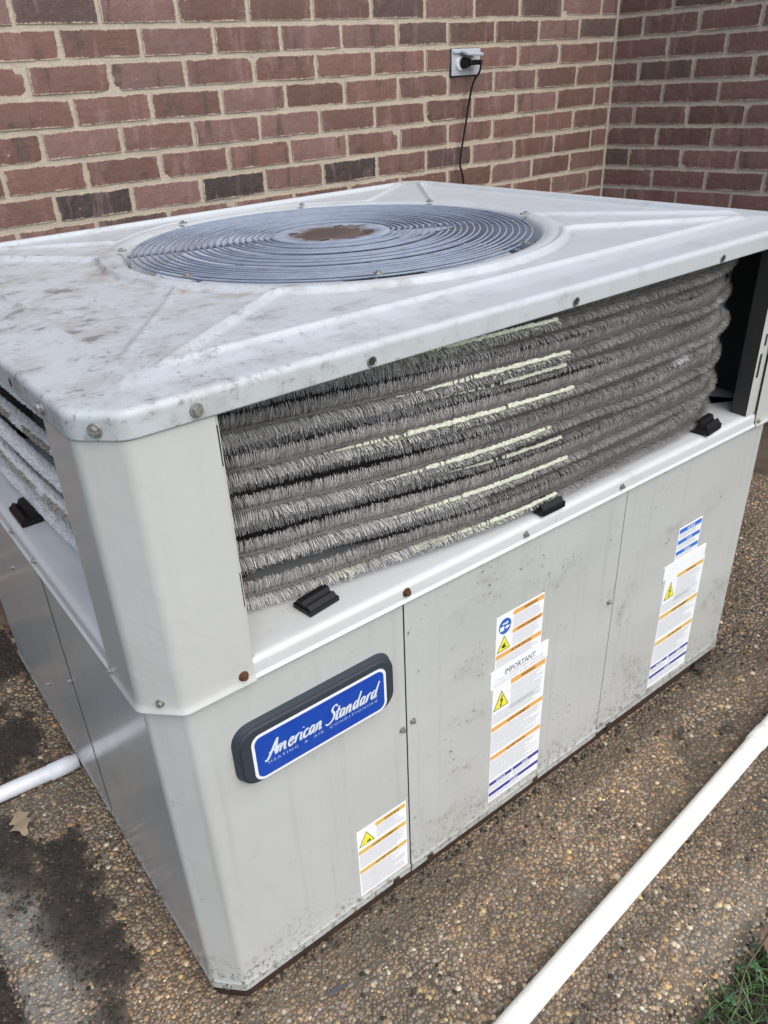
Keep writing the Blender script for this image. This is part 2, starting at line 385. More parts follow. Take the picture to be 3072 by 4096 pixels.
# pebbles of the exposed aggregate: one icosahedron per stone, squashed and turned
def ico():
    bm = bmesh.new(); bmesh.ops.create_icosphere(bm, subdivisions=1, radius=1); V = np.array([v.co[:] for v in bm.verts]); F = np.array([[v.index for v in f.verts] for f in bm.faces]); bm.free(); return V, F
IV, IF = ico()
def pebbles(name, px, py, pz, size, tint, m, flat=.42):
    n = len(px); th = rng.random(n) * 6.283; asp = .65 + .35 * rng.random(n)
    jit = 1 + .28 * (rng.random((n, 12)) - .5)
    L = IV[None] * jit[:, :, None]; lx = L[..., 0] * size[:, None]; ly = L[..., 1] * (size * asp)[:, None]; lz = L[..., 2] * (size * flat)[:, None]
    c, s = np.cos(th)[:, None], np.sin(th)[:, None]
    V = np.stack([px[:, None] + lx * c - ly * s, py[:, None] + lx * s + ly * c, pz[:, None] + lz], -1).reshape(-1, 3)
    Fm = (IF[None] + 12 * np.arange(n)[:, None, None]).reshape(-1, 3)
    T = np.repeat(tint, 12, axis=0)
    return link(name, npmesh(name, V, Fm, m, True, T))
PAL = np.array([[.24, .17, .11], [.20, .15, .11], [.30, .22, .14], [.42, .29, .13], [.16, .12, .09], [.30, .28, .25], [.22, .21, .20], [.12, .105, .095],
                [.50, .42, .30], [.60, .54, .44], [.36, .22, .14], [.26, .20, .17], [.20, .17, .14]])
PRB = np.array([.16, .15, .13, .045, .11, .07, .07, .08, .03, .022, .04, .07, .063]); PRB /= PRB.sum()
def scatter(x0, x1, y0, y1, pitch, smin, smax, inside):
    nx = int((x1 - x0) / pitch); ny = int((y1 - y0) / pitch)
    gx, gy_ = np.meshgrid(np.arange(nx), np.arange(ny)); gx = gx.ravel(); gy_ = gy_.ravel()
    px = x0 + (gx + .5 + .9 * (rng.random(gx.size) - .5)) * pitch; py = y0 + (gy_ + .5 + .9 * (rng.random(gx.size) - .5)) * pitch
    k = inside(px, py); px, py = px[k], py[k]
    return px, py, smin + (smax - smin) * rng.random(len(px)) ** 2.2
def in_pad(x, y):
    return (y > edge_y(x) - .004) & (x > edge_x(y)) & ~((x > .02) & (x < W - .02) & (y > .02) & (y < D - .02))
pa = scatter(-.28, .95, -.50, .62, .0055, .0026, .0066, in_pad)
pb = scatter(-.28, 2.2, -.50, 1.25, .0085, .0040, .0080, lambda x, y: in_pad(x, y) & ~((x < .95) & (y < .62)))
PX = np.r_[pa[0], pb[0]]; PY = np.r_[pa[1], pb[1]]; PS = np.r_[pa[2], pb[2]]
dk, gy = stains(PX, PY)
kk = (rng.random(len(PX)) > dk * np.where(PX < 0, .62, .12)) & (rng.random(len(PX)) > gy * .30)
PX, PY, PS = PX[kk], PY[kk], PS[kk]; dk = dk[kk]; gy = gy[kk]
T = PAL[rng.choice(len(PAL), len(PX), p=PRB)] * (.7 + .6 * rng.random(len(PX)))[:, None]
bright = rng.random(len(PX)) < .012
T[bright] = np.array([[.62, .48, .22], [.70, .62, .48], [.50, .28, .12]])[rng.integers(0, 3, bright.sum())]; PS[bright] *= 1.25
zone = vnoise(PX, PY, 5, 4, 41)[:, None]; T = T * (.48 + 1.32 * zone) * np.array([1.06, 1.0, .86])
T = T * (1 + .20 * (vnoise(PX, PY, 3, 3, 42)[:, None] - .5) * np.array([1.6, .2, -1.6]))
T = T * (1 - np.where(PX < 0, .72, .5) * dk)[:, None] * (1 - edge_dark(PX, PY) * .6)[:, None]; T = T * (1 - gy * .5)[:, None] + gy[:, None] * .5 * np.array([.30, .29, .26])
T = .78 * T + .22 * T.mean(0)
tag(pebbles('aggregate_pebbles', PX, PY, pad_z(PX, PY) - PS * .12, PS, T, M['pebble']), kind='stuff')
# crumbs of soil and moss gathered on the slab
mx, my, ms = scatter(-.33, 1.9, -.50, 1.28, .0058, .0016, .0052, lambda x, y: (~((x > -.0) & (x < W) & (y > 0) & (y < D))))
dk, gy = stains(mx, my); outside = (mx < edge_x(my) + .02) | (my < edge_y(mx) + .012)
k = (rng.random(len(mx)) < dk * np.where(mx < 0, .9, .10)) | (outside & (rng.random(len(mx)) < .7)) | ((my > -.016) & (my < 0) & (mx > 0) & (mx < W) & (rng.random(len(mx)) < .45))
mx, my, ms, outside = mx[k], my[k], ms[k], outside[k]
Tm = np.array([[.035, .028, .022], [.055, .042, .03], [.025, .03, .016], [.08, .065, .05]])[rng.integers(0, 4, len(mx))] * (.6 + .8 * rng.random(len(mx)))[:, None]
zz = np.where(outside, np.maximum(soil_near(mx, my), pad_z(mx, my)), pad_z(mx, my))
tag(pebbles('soil_crumbs', mx, my, zz + .001, ms, Tm, M['soil'], .8), kind='stuff')

# ------------------------------------------------------------------ brick walls
BVAR = []
def brick_arrays(L, H, seed):
    r = np.random.default_rng(seed); nx, nz = 9, 4
    u = np.linspace(-L / 2, L / 2, nx); w = np.linspace(-H / 2, H / 2, nz)
    U, Wg = np.meshgrid(u, w, indexing='ij'); U = U.copy(); Wg = Wg.copy(); Yd = np.zeros_like(U) + .0012 * (r.random(U.shape) - .5)
    jt = .0026
    jt = .0017; U[0] += r.random(nz) * jt; U[-1] -= r.random(nz) * jt; Wg[:, 0] += r.random(nx) * jt; Wg[:, -1] -= r.random(nx) * jt
    Yd[0] += .0007; Yd[-1] += .0007; Yd[:, 0] += .0007; Yd[:, -1] += .0007
    for _ in range(1 if r.random() < .3 else 0):       # a knocked corner
        ci, cj = r.choice([0, nx - 1]), r.choice([0, nz - 1]); s = .003 + .006 * r.random()
        U[ci, cj] += s * (1 if ci == 0 else -1); Wg[ci, cj] += s * .5 * (1 if cj == 0 else -1); Yd[ci, cj] += .002
    V = np.c_[U.ravel(), Yd.ravel(), Wg.ravel()]; i = np.arange(nx * nz).reshape(nx, nz); F = []
    for a in range(nx - 1):
        for b in range(nz - 1): F.append((i[a, b], i[a + 1, b], i[a + 1, b + 1], i[a, b + 1]))
    rim = list(i[:, 0]) + list(i[-1, 1:]) + list(i[-2::-1, -1]) + list(i[0, -2:0:-1]); n0 = len(V)
    back = V[rim].copy(); back[:, 1] += .022; V = np.vstack([V, back]); m_ = len(rim)
    for a in range(m_):
        b = (a + 1) % m_; F.append((rim[b], rim[a], n0 + a, n0 + b))
    return V, np.array(F)
JT = .0105
def brick_color(k, dark=False):
    r = random.random()
    if dark: return (.030, .026, .025)
    if r < .06: c = (.085, .055, .046)
    elif r < .5: c = (.165, .083, .066)
    elif r < .75: c = (.190, .106, .090)
    else: c = (.130, .066, .050)
    f = random.uniform(.85, 1.15); return tuple(x * f for x in c)
from bpy_extras.object_utils import world_to_camera_view
bpy.context.view_layer.update()
def in_frame(P, m_=.03):
    c = world_to_camera_view(SC, cam, Vector(P)); return c.z > 0 and -m_ < c.x < 1 + m_ and -m_ < c.y < 1 + m_
VARS = {}
def wall(root_loc, rot, u0, u1, offs, label, sign):
    """local x runs along the wall, local -y faces out"""
    root = empty('brick_wall', root_loc, (0, 0, rot)); tag(root, label, 'wall')
    top = Z0 + 12 * BH; k0 = -12; k1 = int((Z0 + .09) / BH) + 1
    V = []; F = []
    # mortar bed: slightly recessed sheet with depth, uneven
    gx = np.arange(u0, u1 + .001, .02 if u1 - u0 < 5 else .05); gz = np.arange(Z0 - k1 * BH, top + .001, .0226)
    XX, ZZ = np.meshgrid(gx, gz, indexing='ij'); YY = .0034 + .0014 * (vnoise(XX, ZZ, 40, 3, 17) - .5)
    i = np.arange(XX.size).reshape(XX.shape); Fm = np.stack([i[:-1, :-1], i[1:, :-1], i[1:, 1:], i[:-1, 1:]], -1).reshape(-1, 4)
    link('mortar', npmesh('mortar', np.c_[XX.ravel(), YY.ravel(), ZZ.ravel()], Fm, M['mortar'], True), root)
    link('backing', box_me('backing', u0, u1, .03, .20, Z0 - k1 * BH, top, M['mortar']), root)
    mw = Matrix.Translation(root_loc) @ Matrix.Rotation(rot, 4, 'Z'); FV = []; FF = []; FT = []; nfar = 0; cand = []
    for k in range(k0, k1):
        zc = Z0 - (k + .5) * BH; a = offs[k % 2]; edges = []
        u = a
        while u > u0: u -= BP
        lst = [];
        while u < u1:
            lst.append((max(u, u0), min(u + BP, u1))); u += BP
        for (a0, a1) in lst:
            L = a1 - a0 - JT * .85
            if L < .02: continue
            uc = (a0 + a1) / 2; P = mw @ Vector((uc, 0, zc))
            vis = in_frame(P, .06) and P.z > .78
            cand.append((vis, uc, zc, L, k))
    near = [c for c in cand if c[0]]; near.sort(key=lambda c: (mw @ Vector((c[1], 0, c[2])) - cam.location).length); near = set(near[:300])
    for c in cand:
        vis, uc, zc, L, k = c; full = abs(L - (BP - JT * .85)) < 1e-4
        dark = (sign > 0 and (k == 5 and (abs(uc + 1.93) < .08 or abs(uc + 1.54) < .08 or abs(uc + 1.15) < .08))) 
        colr = brick_color(k, dark); H = BH - JT
        key = (random.randrange(18),) if full else (round(L, 3), random.randrange(3))
        if key not in VARS:
            Vb, Fb = brick_arrays(L, H, 100 + len(VARS)); VARS[key] = (npmesh('brick', Vb, Fb, M['brick']), Vb, Fb)
        me, Vb, Fb = VARS[key]
        dz, dy, tw = random.gauss(0, .0007), random.gauss(0, .0007), random.gauss(0, .006)
        if c in near:
            o = link('brick', me, root, (uc, dy, zc + dz), (0, tw, random.gauss(0, .004))); o.color = (*colr, 1)
        else:
            Vc = Vb + np.array([uc, dy, zc + dz]); FF.append(Fb + sum(len(x) for x in FV)); FV.append(Vc); FT.append(np.tile(colr, (len(Vc), 1)))
    o = link('brickwork', npmesh('brickwork', np.vstack(FV), np.vstack(FF), M['brick_far'], False, np.vstack(FT)), root); o['kind'] = 'stuff'
    return root, mw
WALL1, MW1 = wall((WX, WY, 0), PH, -4.6, 0.0, (-.189, -.085), 'long brick wall behind the air conditioning unit with a socket on it', 1)
# right wall: corner to camera side. local +x must point from far end to the corner's left seen from outside
ANG2 = math.atan2(-math.cos(PH2), math.sin(PH2))
WALL2, MW2 = wall((WX, WY, 0), ANG2, 0.0, 2.6, (BP * .5, .0), 'brick wall at the right that meets the longer wall in a corner', -1)

def on_wall(u, z, out=0.0): return (MW1 @ Vector((u, -out, z)))
link('corner_joint', box_me('corner_joint', -.006, .030, -.0015, .035, -.03, 2.1, M['mortar'], .001), WALL1)
# outlet with lifted flap
oc = empty('outlet_box', (WX, WY, 0), (0, 0, PH)); tag(oc, 'grey weatherproof outlet with its flap lifted on the brick wall', 'outlet')
M['outlet'] = mat('outlet_zinc_grey', (.50, .54, .58), .4, .2); M['outlet_white'] = mat('outlet_white_plastic', (.78, .78, .76), .4)
box('cover_plate', -.7605, -.6450, -.007, -.0005, 1.158, 1.229, M['outlet'], oc, .0015)
box('gasket', -.7625, -.6435, -.0018, .004, 1.1555, 1.2305, M['black'], oc)
bm = bmesh.new(); bmesh.ops.create_cone(bm, cap_ends=True, segments=28, radius1=.0195, radius2=.0185, depth=.006)
me = bpy.data.meshes.new('socket_seat'); bm.to_mesh(me); bm.free(); me.materials.append(M['outlet_white'])
link('socket_seat', me, oc, (-.727, -.009, 1.190), (R_(90), 0, 0))
box('socket_seat', -.698, -.676, -.0095, -.006, 1.176, 1.200, M['outlet_white'], oc, .001)
fl = link('flap', box_me('flap', -.030, .030, -.044, .0, -.003, .004, M['outlet'], .0015), oc, (-.700, -.010, 1.2215), (R_(14), R_(3), R_(-8)))
box('hinge', -.757, -.649, -.0125, -.0065, 1.2175, 1.2245, M['outlet'], oc, .001)
cd = empty('power_cord', (WX, WY, 0), (0, 0, PH)); tag(cd, 'black power cord plugged into the wall outlet and hanging down behind the unit', 'cord')
cp = smooth_path([(-.676, -.044, 1.190), (-.680, -.042, 1.165), (-.691, -.028, 1.139), (-.701, -.020, 1.084), (-.711, -.016, 1.019), (-.727, -.015, .942), (-.731, -.016, .905), (-.719, -.02, .85), (-.69, -.03, .6), (-.66, -.04, .3), (-.62, -.10, .0), (-.60, -.12, -.02)], 8)
tube('cable', cp, .0032, M['black'], cd, 10)
bm = bmesh.new(); bmesh.ops.create_cone(bm, cap_ends=True, segments=20, radius1=.016, radius2=.012, depth=.022)
me = bpy.data.meshes.new('plug'); bm.to_mesh(me); bm.free(); me.materials.append(M['black'])
link('plug', me, cd, (-.718, -.023, 1.191), (R_(90), 0, 0))
box('plug_body', -.716, -.668, -.040, -.022, 1.184, 1.198, M['black'], cd, .003)
box('prong', -.668, -.660, -.036, -.032, 1.193, 1.1955, M['black'], cd); box('prong', -.668, -.660, -.036, -.032, 1.1865, 1.189, M['black'], cd)

# ------------------------------------------------------------------ the unit
UNIT = empty('air_conditioning_unit', (0, 0, 0)); tag(UNIT, 'big light grey metal rooftop style air conditioning unit standing on the pebbled concrete', 'air conditioner')

def outline(off, fil=.006, nf=4):
    """closed plan polygon of the cabinet, grown outward by off; chamfered corners with small fillets"""
    c = CH + .414 * off * 0 ; x0, y0, x1, y1 = -off, -off, W + off, D + off; c = CH + off * .586
    P = [(x0 + c, y0), (x1 - c, y0), (x1, y0 + c), (x1, y1 - c), (x1 - c, y1), (x0 + c, y1), (x0, y1 - c), (x0, y0 + c)]
    P = np.array(P); out = []
    n = len(P)
    for i in range(n):
        a, b, c_ = P[i - 1], P[i], P[(i + 1) % n]; d1 = (a - b) / np.linalg.norm(a - b); d2 = (c_ - b) / np.linalg.norm(c_ - b)
        A = b + d1 * fil; C_ = b + d2 * fil
        for t in np.linspace(0, 1, nf): out.append((1 - t) ** 2 * A + 2 * t * (1 - t) * b + t * t * C_)
    return np.array(out)
def near_plan(off, xe, ye, fil=.006, nf=5, n=6):
    """open plan path round the near corner from (0,ye) to (xe,0)"""
    c = CH + off * .586; x0 = y0 = -off
    A, B = np.array([x0, y0 + c]), np.array([x0 + c, y0]); out = [np.array([x0, t]) for t in np.linspace(ye, y0 + c + fil, n)]
    d = (B - A) / np.linalg.norm(B - A)
    for t in np.linspace(0, 1, nf)[1:]: out.append((1 - t) ** 2 * (A + [0, fil]) + 2 * t * (1 - t) * A + t * t * (A + d * fil))
    for t in np.linspace(0, 1, nf): out.append((1 - t) ** 2 * (B - d * fil) + 2 * t * (1 - t) * B + t * t * (B + [fil, 0]))
    out += [np.array([t, y0]) for t in np.linspace(x0 + c + fil, xe, n)[1:]]
    return np.array(out)
def loft_path(name, plan, rows, m, parent=UNIT, thick=.0012, smooth=True, closed=False, xf=None):
    """plan(off)->(n,2); rows [(z, off)]"""
    rings = [np.c_[plan(o), np.full(len(plan(o)), z)] for z, o in rows]
    if not closed:      # fold both ends and close back so the sheet has thickness
        back = [np.c_[plan(o - thick), np.full(len(plan(o)), z)] for z, o in rows[::-1]]
        rings = rings + back + [rings[0]]
    n = len(rings[0]); V = np.vstack(rings); F = []
    for i in range(len(rings) - 1):
        for k in range(n if closed else n - 1):
            k2 = (k + 1) % n; F.append((i * n + k, i * n + k2, (i + 1) * n + k2, (i + 1) * n + k))
    if xf is not None: V = xf(V)
    me = pyme(name, V, F, m, smooth)
    bm = bmesh.new(); bm.from_mesh(me); bmesh.ops.remove_doubles(bm, verts=bm.verts, dist=1e-6); bmesh.ops.recalc_face_normals(bm, faces=bm.faces)
    for e in bm.edges:
        if len(e.link_faces) == 2 and e.calc_face_angle(0) > R_(50): e.smooth = False
    bm.to_mesh(me); bm.free()
    o = link(name, me, parent); w_ = o.modifiers.new('even_normals', 'WEIGHTED_NORMAL'); w_.keep_sharp = True; w_.weight = 60
    return o
LOW_ROWS = [(.000, .0010), (.0125, .0010), (.0150, .0022), (.0175, .0022), (.020, .0), (.05, 0), (.2, 0), (.35, 0), (.5, 0), (ZS + .008, 0)]
loft_path('corner_panel', lambda o: near_plan(o, .3555, .4300), LOW_ROWS, M['panel'])
def flat_plan(x0, x1, n=8): return lambda o: np.c_[np.linspace(x0, x1, n), np.full(n, -o)]
loft_path('front_panel', flat_plan(.3573, .8383), [(z, o + .0012) for z, o in LOW_ROWS], M['panel_mould'])
def right_plan(o):
    P = near_plan(o, 1.30 - .8416, .40); return np.c_[W - P[:, 0], P[:, 1]][::-1]
def far_row(o): return right_plan(o)[::-1]
loft_path('front_panel', far_row, [(z + .004 if z < .02 else z, o) for z, o in LOW_ROWS], M['panel_mould'])
def lefts(y0, y1, n=6): return lambda o: np.c_[np.full(n, -o), np.linspace(y0, y1, n)]
loft_path('side_panel', lefts(.4314, .6845), [(z, o + .0008) for z, o in LOW_ROWS], M['panel'])
loft_path('side_panel', lefts(.6860, .8035), [(z, o) for z, o in LOW_ROWS], M['panel'])
def farleft_plan(o):
    P = near_plan(o, .5, .27); return np.c_[P[:, 0], D - P[:, 1]]
loft_path('side_panel', farleft_plan, LOW_ROWS, M['panel'])
def back_plan(o):
    P = near_plan(o, .797, .67); return np.c_[W - P[:, 0], D - P[:, 1]]
loft_path('back_panel', back_plan, LOW_ROWS, M['panel'])
# inner box that fills the seams with dark, base rail
def solid_ring(name, off, z0, z1, m, parent=UNIT):
    P = outline(off); n = len(P); V = [(*p, z0) for p in P] + [(*p, z1) for p in P]
    F = [(i, (i + 1) % n, n + (i + 1) % n, n + i) for i in range(n)] + [tuple(range(n))[::-1], tuple(range(n, 2 * n))]
    return link(name, pyme(name, V, F, m), parent)
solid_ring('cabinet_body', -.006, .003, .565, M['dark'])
solid_ring('base_rail', -.004, ZG - .002, .002, M['rail'])

# ledge (flange all round with flat shelf under the coil)
rows = [(ZS, .0062), (ZS + .0012, .0066), (ZS + .0042, .0042), (ZS + .0065, .0026), (.5775, .0024), (.5815, .0010), (.5845, -.0025), (.5862, -.008), (.5868, -.03), (.5868, -.20)]
loft_path('ledge', lambda o: outline(o), rows, M['ledge'], closed=True)
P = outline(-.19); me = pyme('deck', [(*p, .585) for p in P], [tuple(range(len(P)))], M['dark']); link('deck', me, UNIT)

# corner posts
PR = [(ZS - .0006, .0085), (ZS + .001, .0088), (ZS + .0045, .0064), (ZS + .010, .0050), (ZS + .02, .0045), (.60, .0042), (.7, .0040), (.8, .0038), (.8935, .0030)]
def taper(off, xe, ye): return near_plan(off, xe, ye, .008)
posts = [('corner_post', lambda V: V), ('corner_post', lambda V: np.c_[W - V[:, 0], V[:, 1:]]), ('corner_post', lambda V: np.c_[V[:, 0], D - V[:, 1], V[:, 2]]),
         ('corner_post', lambda V: np.c_[W - V[:, 0], D - V[:, 1], V[:, 2]])]
POST = []
for i, (nm, xf) in enumerate(posts):
    xe = (.1255, .085, .1255, .1255)[i]; ye = (.125, .125, .125, .125)[i]
    o = loft_path(nm, lambda off: taper(off, xe, ye), PR, M['post'], xf=xf); POST.append(o)
    # slotted edge strip set a little behind the face, folded inward
    for (a, b) in ((xe, .030 if i == 1 else .0045), ):
        V = np.array([(a - .002, .0006, .5868), (a + b, .0006, .5868), (a + b, .030, .5868), (a - .002, .0006, .893), (a + b, .0006, .893), (a + b, .030, .893)])
        me = pyme('edge_strip', xf(V), [(0, 1, 4, 3)], M['post']); link('edge_strip', me, o)
        link('strip_return', pyme('strip_return', xf(V), [(1, 2, 5, 4)], M['dark']), o)  # return coloured near-black for the shade inside the opening
    V = np.array([(.0006, ye - .002, .5868), (.0006, ye + .005, .5868), (.03, ye + .005, .5868), (.0006, ye - .002, .893), (.0006, ye + .005, .893), (.03, ye + .005, .893)])
    link('edge_strip', pyme('edge_strip', xf(V), [(0, 1, 4, 3), (1, 2, 5, 4)], M['post']), o)
    # unpainted inside of the post, colour darkened to stand for its shade
    Pn = near_plan(-.004, xe - .004, ye - .004, .016); V = np.vstack([np.c_[Pn, np.full(len(Pn), .588)], np.c_[Pn, np.full(len(Pn), .893)]]); n = len(Pn)
    link('inner_shade_liner', pyme('inner_shade_liner', xf(V), [(k, k + 1, n + k + 1, n + k) for k in range(n - 1)], M['dark']), o)
def slot(xa, xb, za, zb, o): box('slot', xa, xb, -.0006, .0008, za, zb, M['ink'], o)
slot(.1268, .1284, .837, .882, POST[0]); slot(.1268, .1284, .661, .706, POST[0])
slot(1.198, 1.203, .7185, .739, POST[1]); slot(1.192, 1.1975, .660, .704, POST[1])
slot(1.207, 1.211, .800, .850, POST[1])

# lid -------------------------------------------------------------
CXF, CYF = .650, .537
NA = 1440; NR = 104
O_ = .0058
def ray_outline(off, ang, fil=.013):
    P = outline(off, fil, 8); c = np.array([CXF, CYF]); A = P - c; B = np.roll(P, -1, 0) - c; res = np.zeros((len(ang), 2))
    th = np.arctan2(A[:, 1], A[:, 0]); th2 = np.arctan2(B[:, 1], B[:, 0])
    for i, a in enumerate(ang):
        d = np.array([math.cos(a), math.sin(a)]); E = B - A; den = d[0] * E[:, 1] - d[1] * E[:, 0]; den[np.abs(den) < 1e-12] = 1e-12
        t = (A[:, 0] * E[:, 1] - A[:, 1] * E[:, 0]) / den; s = (A[:, 0] * d[1] - A[:, 1] * d[0]) / den
        ok = (t > 0) & (s >= -1e-6) & (s <= 1 + 1e-6); res[i] = c + d * t[ok].min()
    return res
ang = np.linspace(0, 2 * np.pi, NA, endpoint=False)
# pull rays towards the outline vertices so the corners stay crisp
RF = .3575
H_HI, H_LO = .0050, .0026
def lid_h(x, y):
    dE = np.minimum.reduce([x + O_, W + O_ - x, y + O_, D + O_ - y])
    dE = np.minimum(dE, (x + y - CH) * .7071 + .012); dE = np.minimum(dE, (W - x + y - CH) * .7071 + .012)
    dE = np.minimum(dE, (x + D - y - CH) * .7071 + .012); dE = np.minimum(dE, (W - x + D - y - CH) * .7071 + .012)
    r = np.hypot(x - CXF, y - CYF)
    up = sstep(dE, .045, .085)
    def trap(u, v, L, cu):    # u along the side, v inward
        def line(ax, ay, bx, by):
            nx, ny = (by - ay), -(bx - ax); l = math.hypot(nx, ny); return ((u - ax) * nx + (v - ay) * ny) / l
        ax, ay, bx, by = .112, .078, .352, .252
        s1 = line(ax, ay, bx, by)
        nx, ny = (by - ay), (bx - ax); l = math.hypot(nx, ny); s2 = ((L - ax - u) * nx - (v - ay) * ny) / l
        return -.006 * np.log(np.exp(-np.clip(s1, -.3, .3) / .006) + np.exp(-np.clip(s2, -.3, .3) / .006) + np.exp(-np.clip(v - .080, -.3, .3) / .006) + np.exp(-np.clip(r - .402, -.3, .3) / .006))
    s = np.maximum.reduce([trap(x, y, W, 0), trap(x, D - y, W, 0), trap(y, x, D, 0), trap(y, W - x, D, 0)])
    low = sstep(s, .0, .012)
    h = up * (H_HI - (H_HI - H_LO) * low)
    sl = trap(y, x, D, 0); faint = np.where((sl >= s - 1e-9) & (y < x * .0 + .45) & (r > .44), .25, 1.0)
    rim = np.exp(-((s + .001) / .0050) ** 2) * .0058 * faint
    ring = .0045 * np.exp(-((r - .384) / .013) ** 2) - .0015 * np.exp(-((r - .408) / .006) ** 2)
    lip = -.020 * (1 - sstep(r, RF - .001, RF + .012))
    return h + rim + ring + lip
def lid_mesh():
    outer = ray_outline(O_, ang); inner_b = ray_outline(O_ - .0075, ang); circ = np.c_[CXF + RF * np.cos(ang), CYF + RF * np.sin(ang)]
    rings = []
    under = ray_outline(O_ - .0022, ang)
    rings.append(np.c_[under, np.full(NA, ZB + .016)]); rings.append(np.c_[under, np.full(NA, ZB + .0005)])
    rings.append(np.c_[ray_outline(O_ - .0010, ang), np.full(NA, ZB)]); rings.append(np.c_[outer, np.full(NA, ZB + .0008)]); rings.append(np.c_[outer, np.full(NA, ZB + .0022)]); rings.append(np.c_[outer, np.full(NA, ZT - .0092)]); rings.append(np.c_[outer, np.full(NA, ZT - .0075)])
    for a in (22, 45, 68): 
        off = O_ - .0075 * (1 - math.cos(R_(a))); rings.append(np.c_[ray_outline(off, ang), np.full(NA, ZT - .0075 * (1 - math.sin(R_(a))))])
    for t in np.linspace(0, 1, NR) :
        tt = t; P = inner_b * (1 - tt) + circ * tt; rings.append(np.c_[P, ZT + lid_h(P[:, 0], P[:, 1])])
    rings.append(np.c_[CXF + (RF - .002) * np.cos(ang), CYF + (RF - .002) * np.sin(ang), np.full(NA, ZT - .03)])
    V = np.vstack(rings); nr = len(rings); i = np.arange(nr * NA).reshape(nr, NA); j = np.roll(i, -1, 1)
    F = np.stack([i[:-1], j[:-1], j[1:], i[1:]], -1).reshape(-1, 4)
    return npmesh('top_cover', V, F, M['lid'], True)
LID = link('top_cover', lid_mesh(), UNIT)
# shroud, fan, guard
def lathe(name, prof, m, parent, c=(CXF, CYF), seg=96, smooth=True):
    prof = np.array(prof); th = np.linspace(0, 2 * np.pi, seg, endpoint=False)
    V = np.stack([np.stack([c[0] + r * np.cos(th), c[1] + r * np.sin(th), np.full(seg, z)], -1) for r, z in prof]).reshape(-1, 3)
    i = np.arange(len(prof) * seg).reshape(len(prof), seg); j = np.roll(i, -1, 1)
    return link(name, npmesh(name, V, np.stack([i[:-1], j[:-1], j[1:], i[1:]], -1).reshape(-1, 4), m, smooth), parent)
lathe('fan_shroud', [(RF - .003, ZT - .008), (RF - .006, ZT - .03), (RF - .010, ZT - .14), (RF + .02, ZT - .17)], M['shroud'], UNIT)
fan = empty('fan', (CXF, CYF, ZT - .030), parent=UNIT)
def blade_me():
    V = []; nr, nc = 10, 10
    for a in range(nr):
        r = .06 + (.325 - .06) * a / (nr - 1)
        span = R_(66 + 20 * a / (nr - 1))
        for b in range(nc):
            t = b / (nc - 1) - .5; th = span * t + .25 * (a / (nr - 1)) ** 2; V.append((r * math.cos(th), r * math.sin(th), -.040 * t * (.6 + .4 * a / (nr - 1)) - .008 * math.cos(t * 3.1)))
    F = [(a * nc + b, (a + 1) * nc + b, (a + 1) * nc + b + 1, a * nc + b + 1) for a in range(nr - 1) for b in range(nc - 1)]
    n = len(V); V += [(x, y, z - .0015) for x, y, z in V]; F += [tuple(n + i for i in f[::-1]) for f in F]
    return pyme('blade', V, F, M['blade'], True)
bme = blade_me()
for k in range(4): link('blade', bme, fan, (0, 0, 0), (0, 0, R_(90 * k + 24)))
lathe('fan_hub', [(.0001, ZT - .025), (.06, ZT - .025), (.07, ZT - .03), (.07, ZT - .10), (.0001, ZT - .10)], M['blade'], UNIT)
lathe('fan_motor', [(.0001, ZT - .10), (.08, ZT - .10), (.085, ZT - .11), (.085, ZT - .25), (.0001, ZT - .25)], M['dark'], UNIT)
GZ = ZT + .006
guard = empty('fan_guard', (CXF, CYF, GZ), parent=UNIT)
def ring_pts(r, z, n=128): th = np.linspace(0, 2 * np.pi, n, endpoint=False); return np.c_[r * np.cos(th), r * np.sin(th), np.full(n, z)]
NG = 23
for k in range(NG):
    r = .108 + (.350 - .108) * k / (NG - 1) + random.gauss(0, .0006)
    z = .006 * (1 - (r / .35) ** 2) + random.gauss(0, .0006)
    P = ring_pts(r, z); V, F = tube_arrays(P, .0019, 6, True); link('guard_ring', pyme('guard_ring', V, F, M['guard'], True), guard)
for k in range(8):
    a = R_(20 + 45 * k); P = [(r * math.cos(a), r * math.sin(a), .006 * (1 - (r / .35) ** 2) - .0042) for r in np.linspace(.085, .358, 12)]
    V, F = tube_arrays(P, .0027, 6); link('guard_spoke', pyme('guard_spoke', V, F, M['guard'], True), guard)
    # clamp tab with bolt on the rim
    c, s = math.cos(a), math.sin(a); T_ = link('clamp_tab', box_me('clamp_tab', -.009, .006, -.005, .005, -.0012, .0012, M['screw'], .0006), guard, (.366 * c, .366 * s, .0070), (0, 0, a))
    bm = bmesh.new(); bmesh.ops.create_cone(bm, cap_ends=True, segments=6, radius1=.0036, radius2=.0032, depth=.0028); me = bpy.data.meshes.new('bolt'); bm.to_mesh(me); bm.free(); me.materials.append(M['screw'])
    link('bolt', me, T_, (.0, 0, .0025))
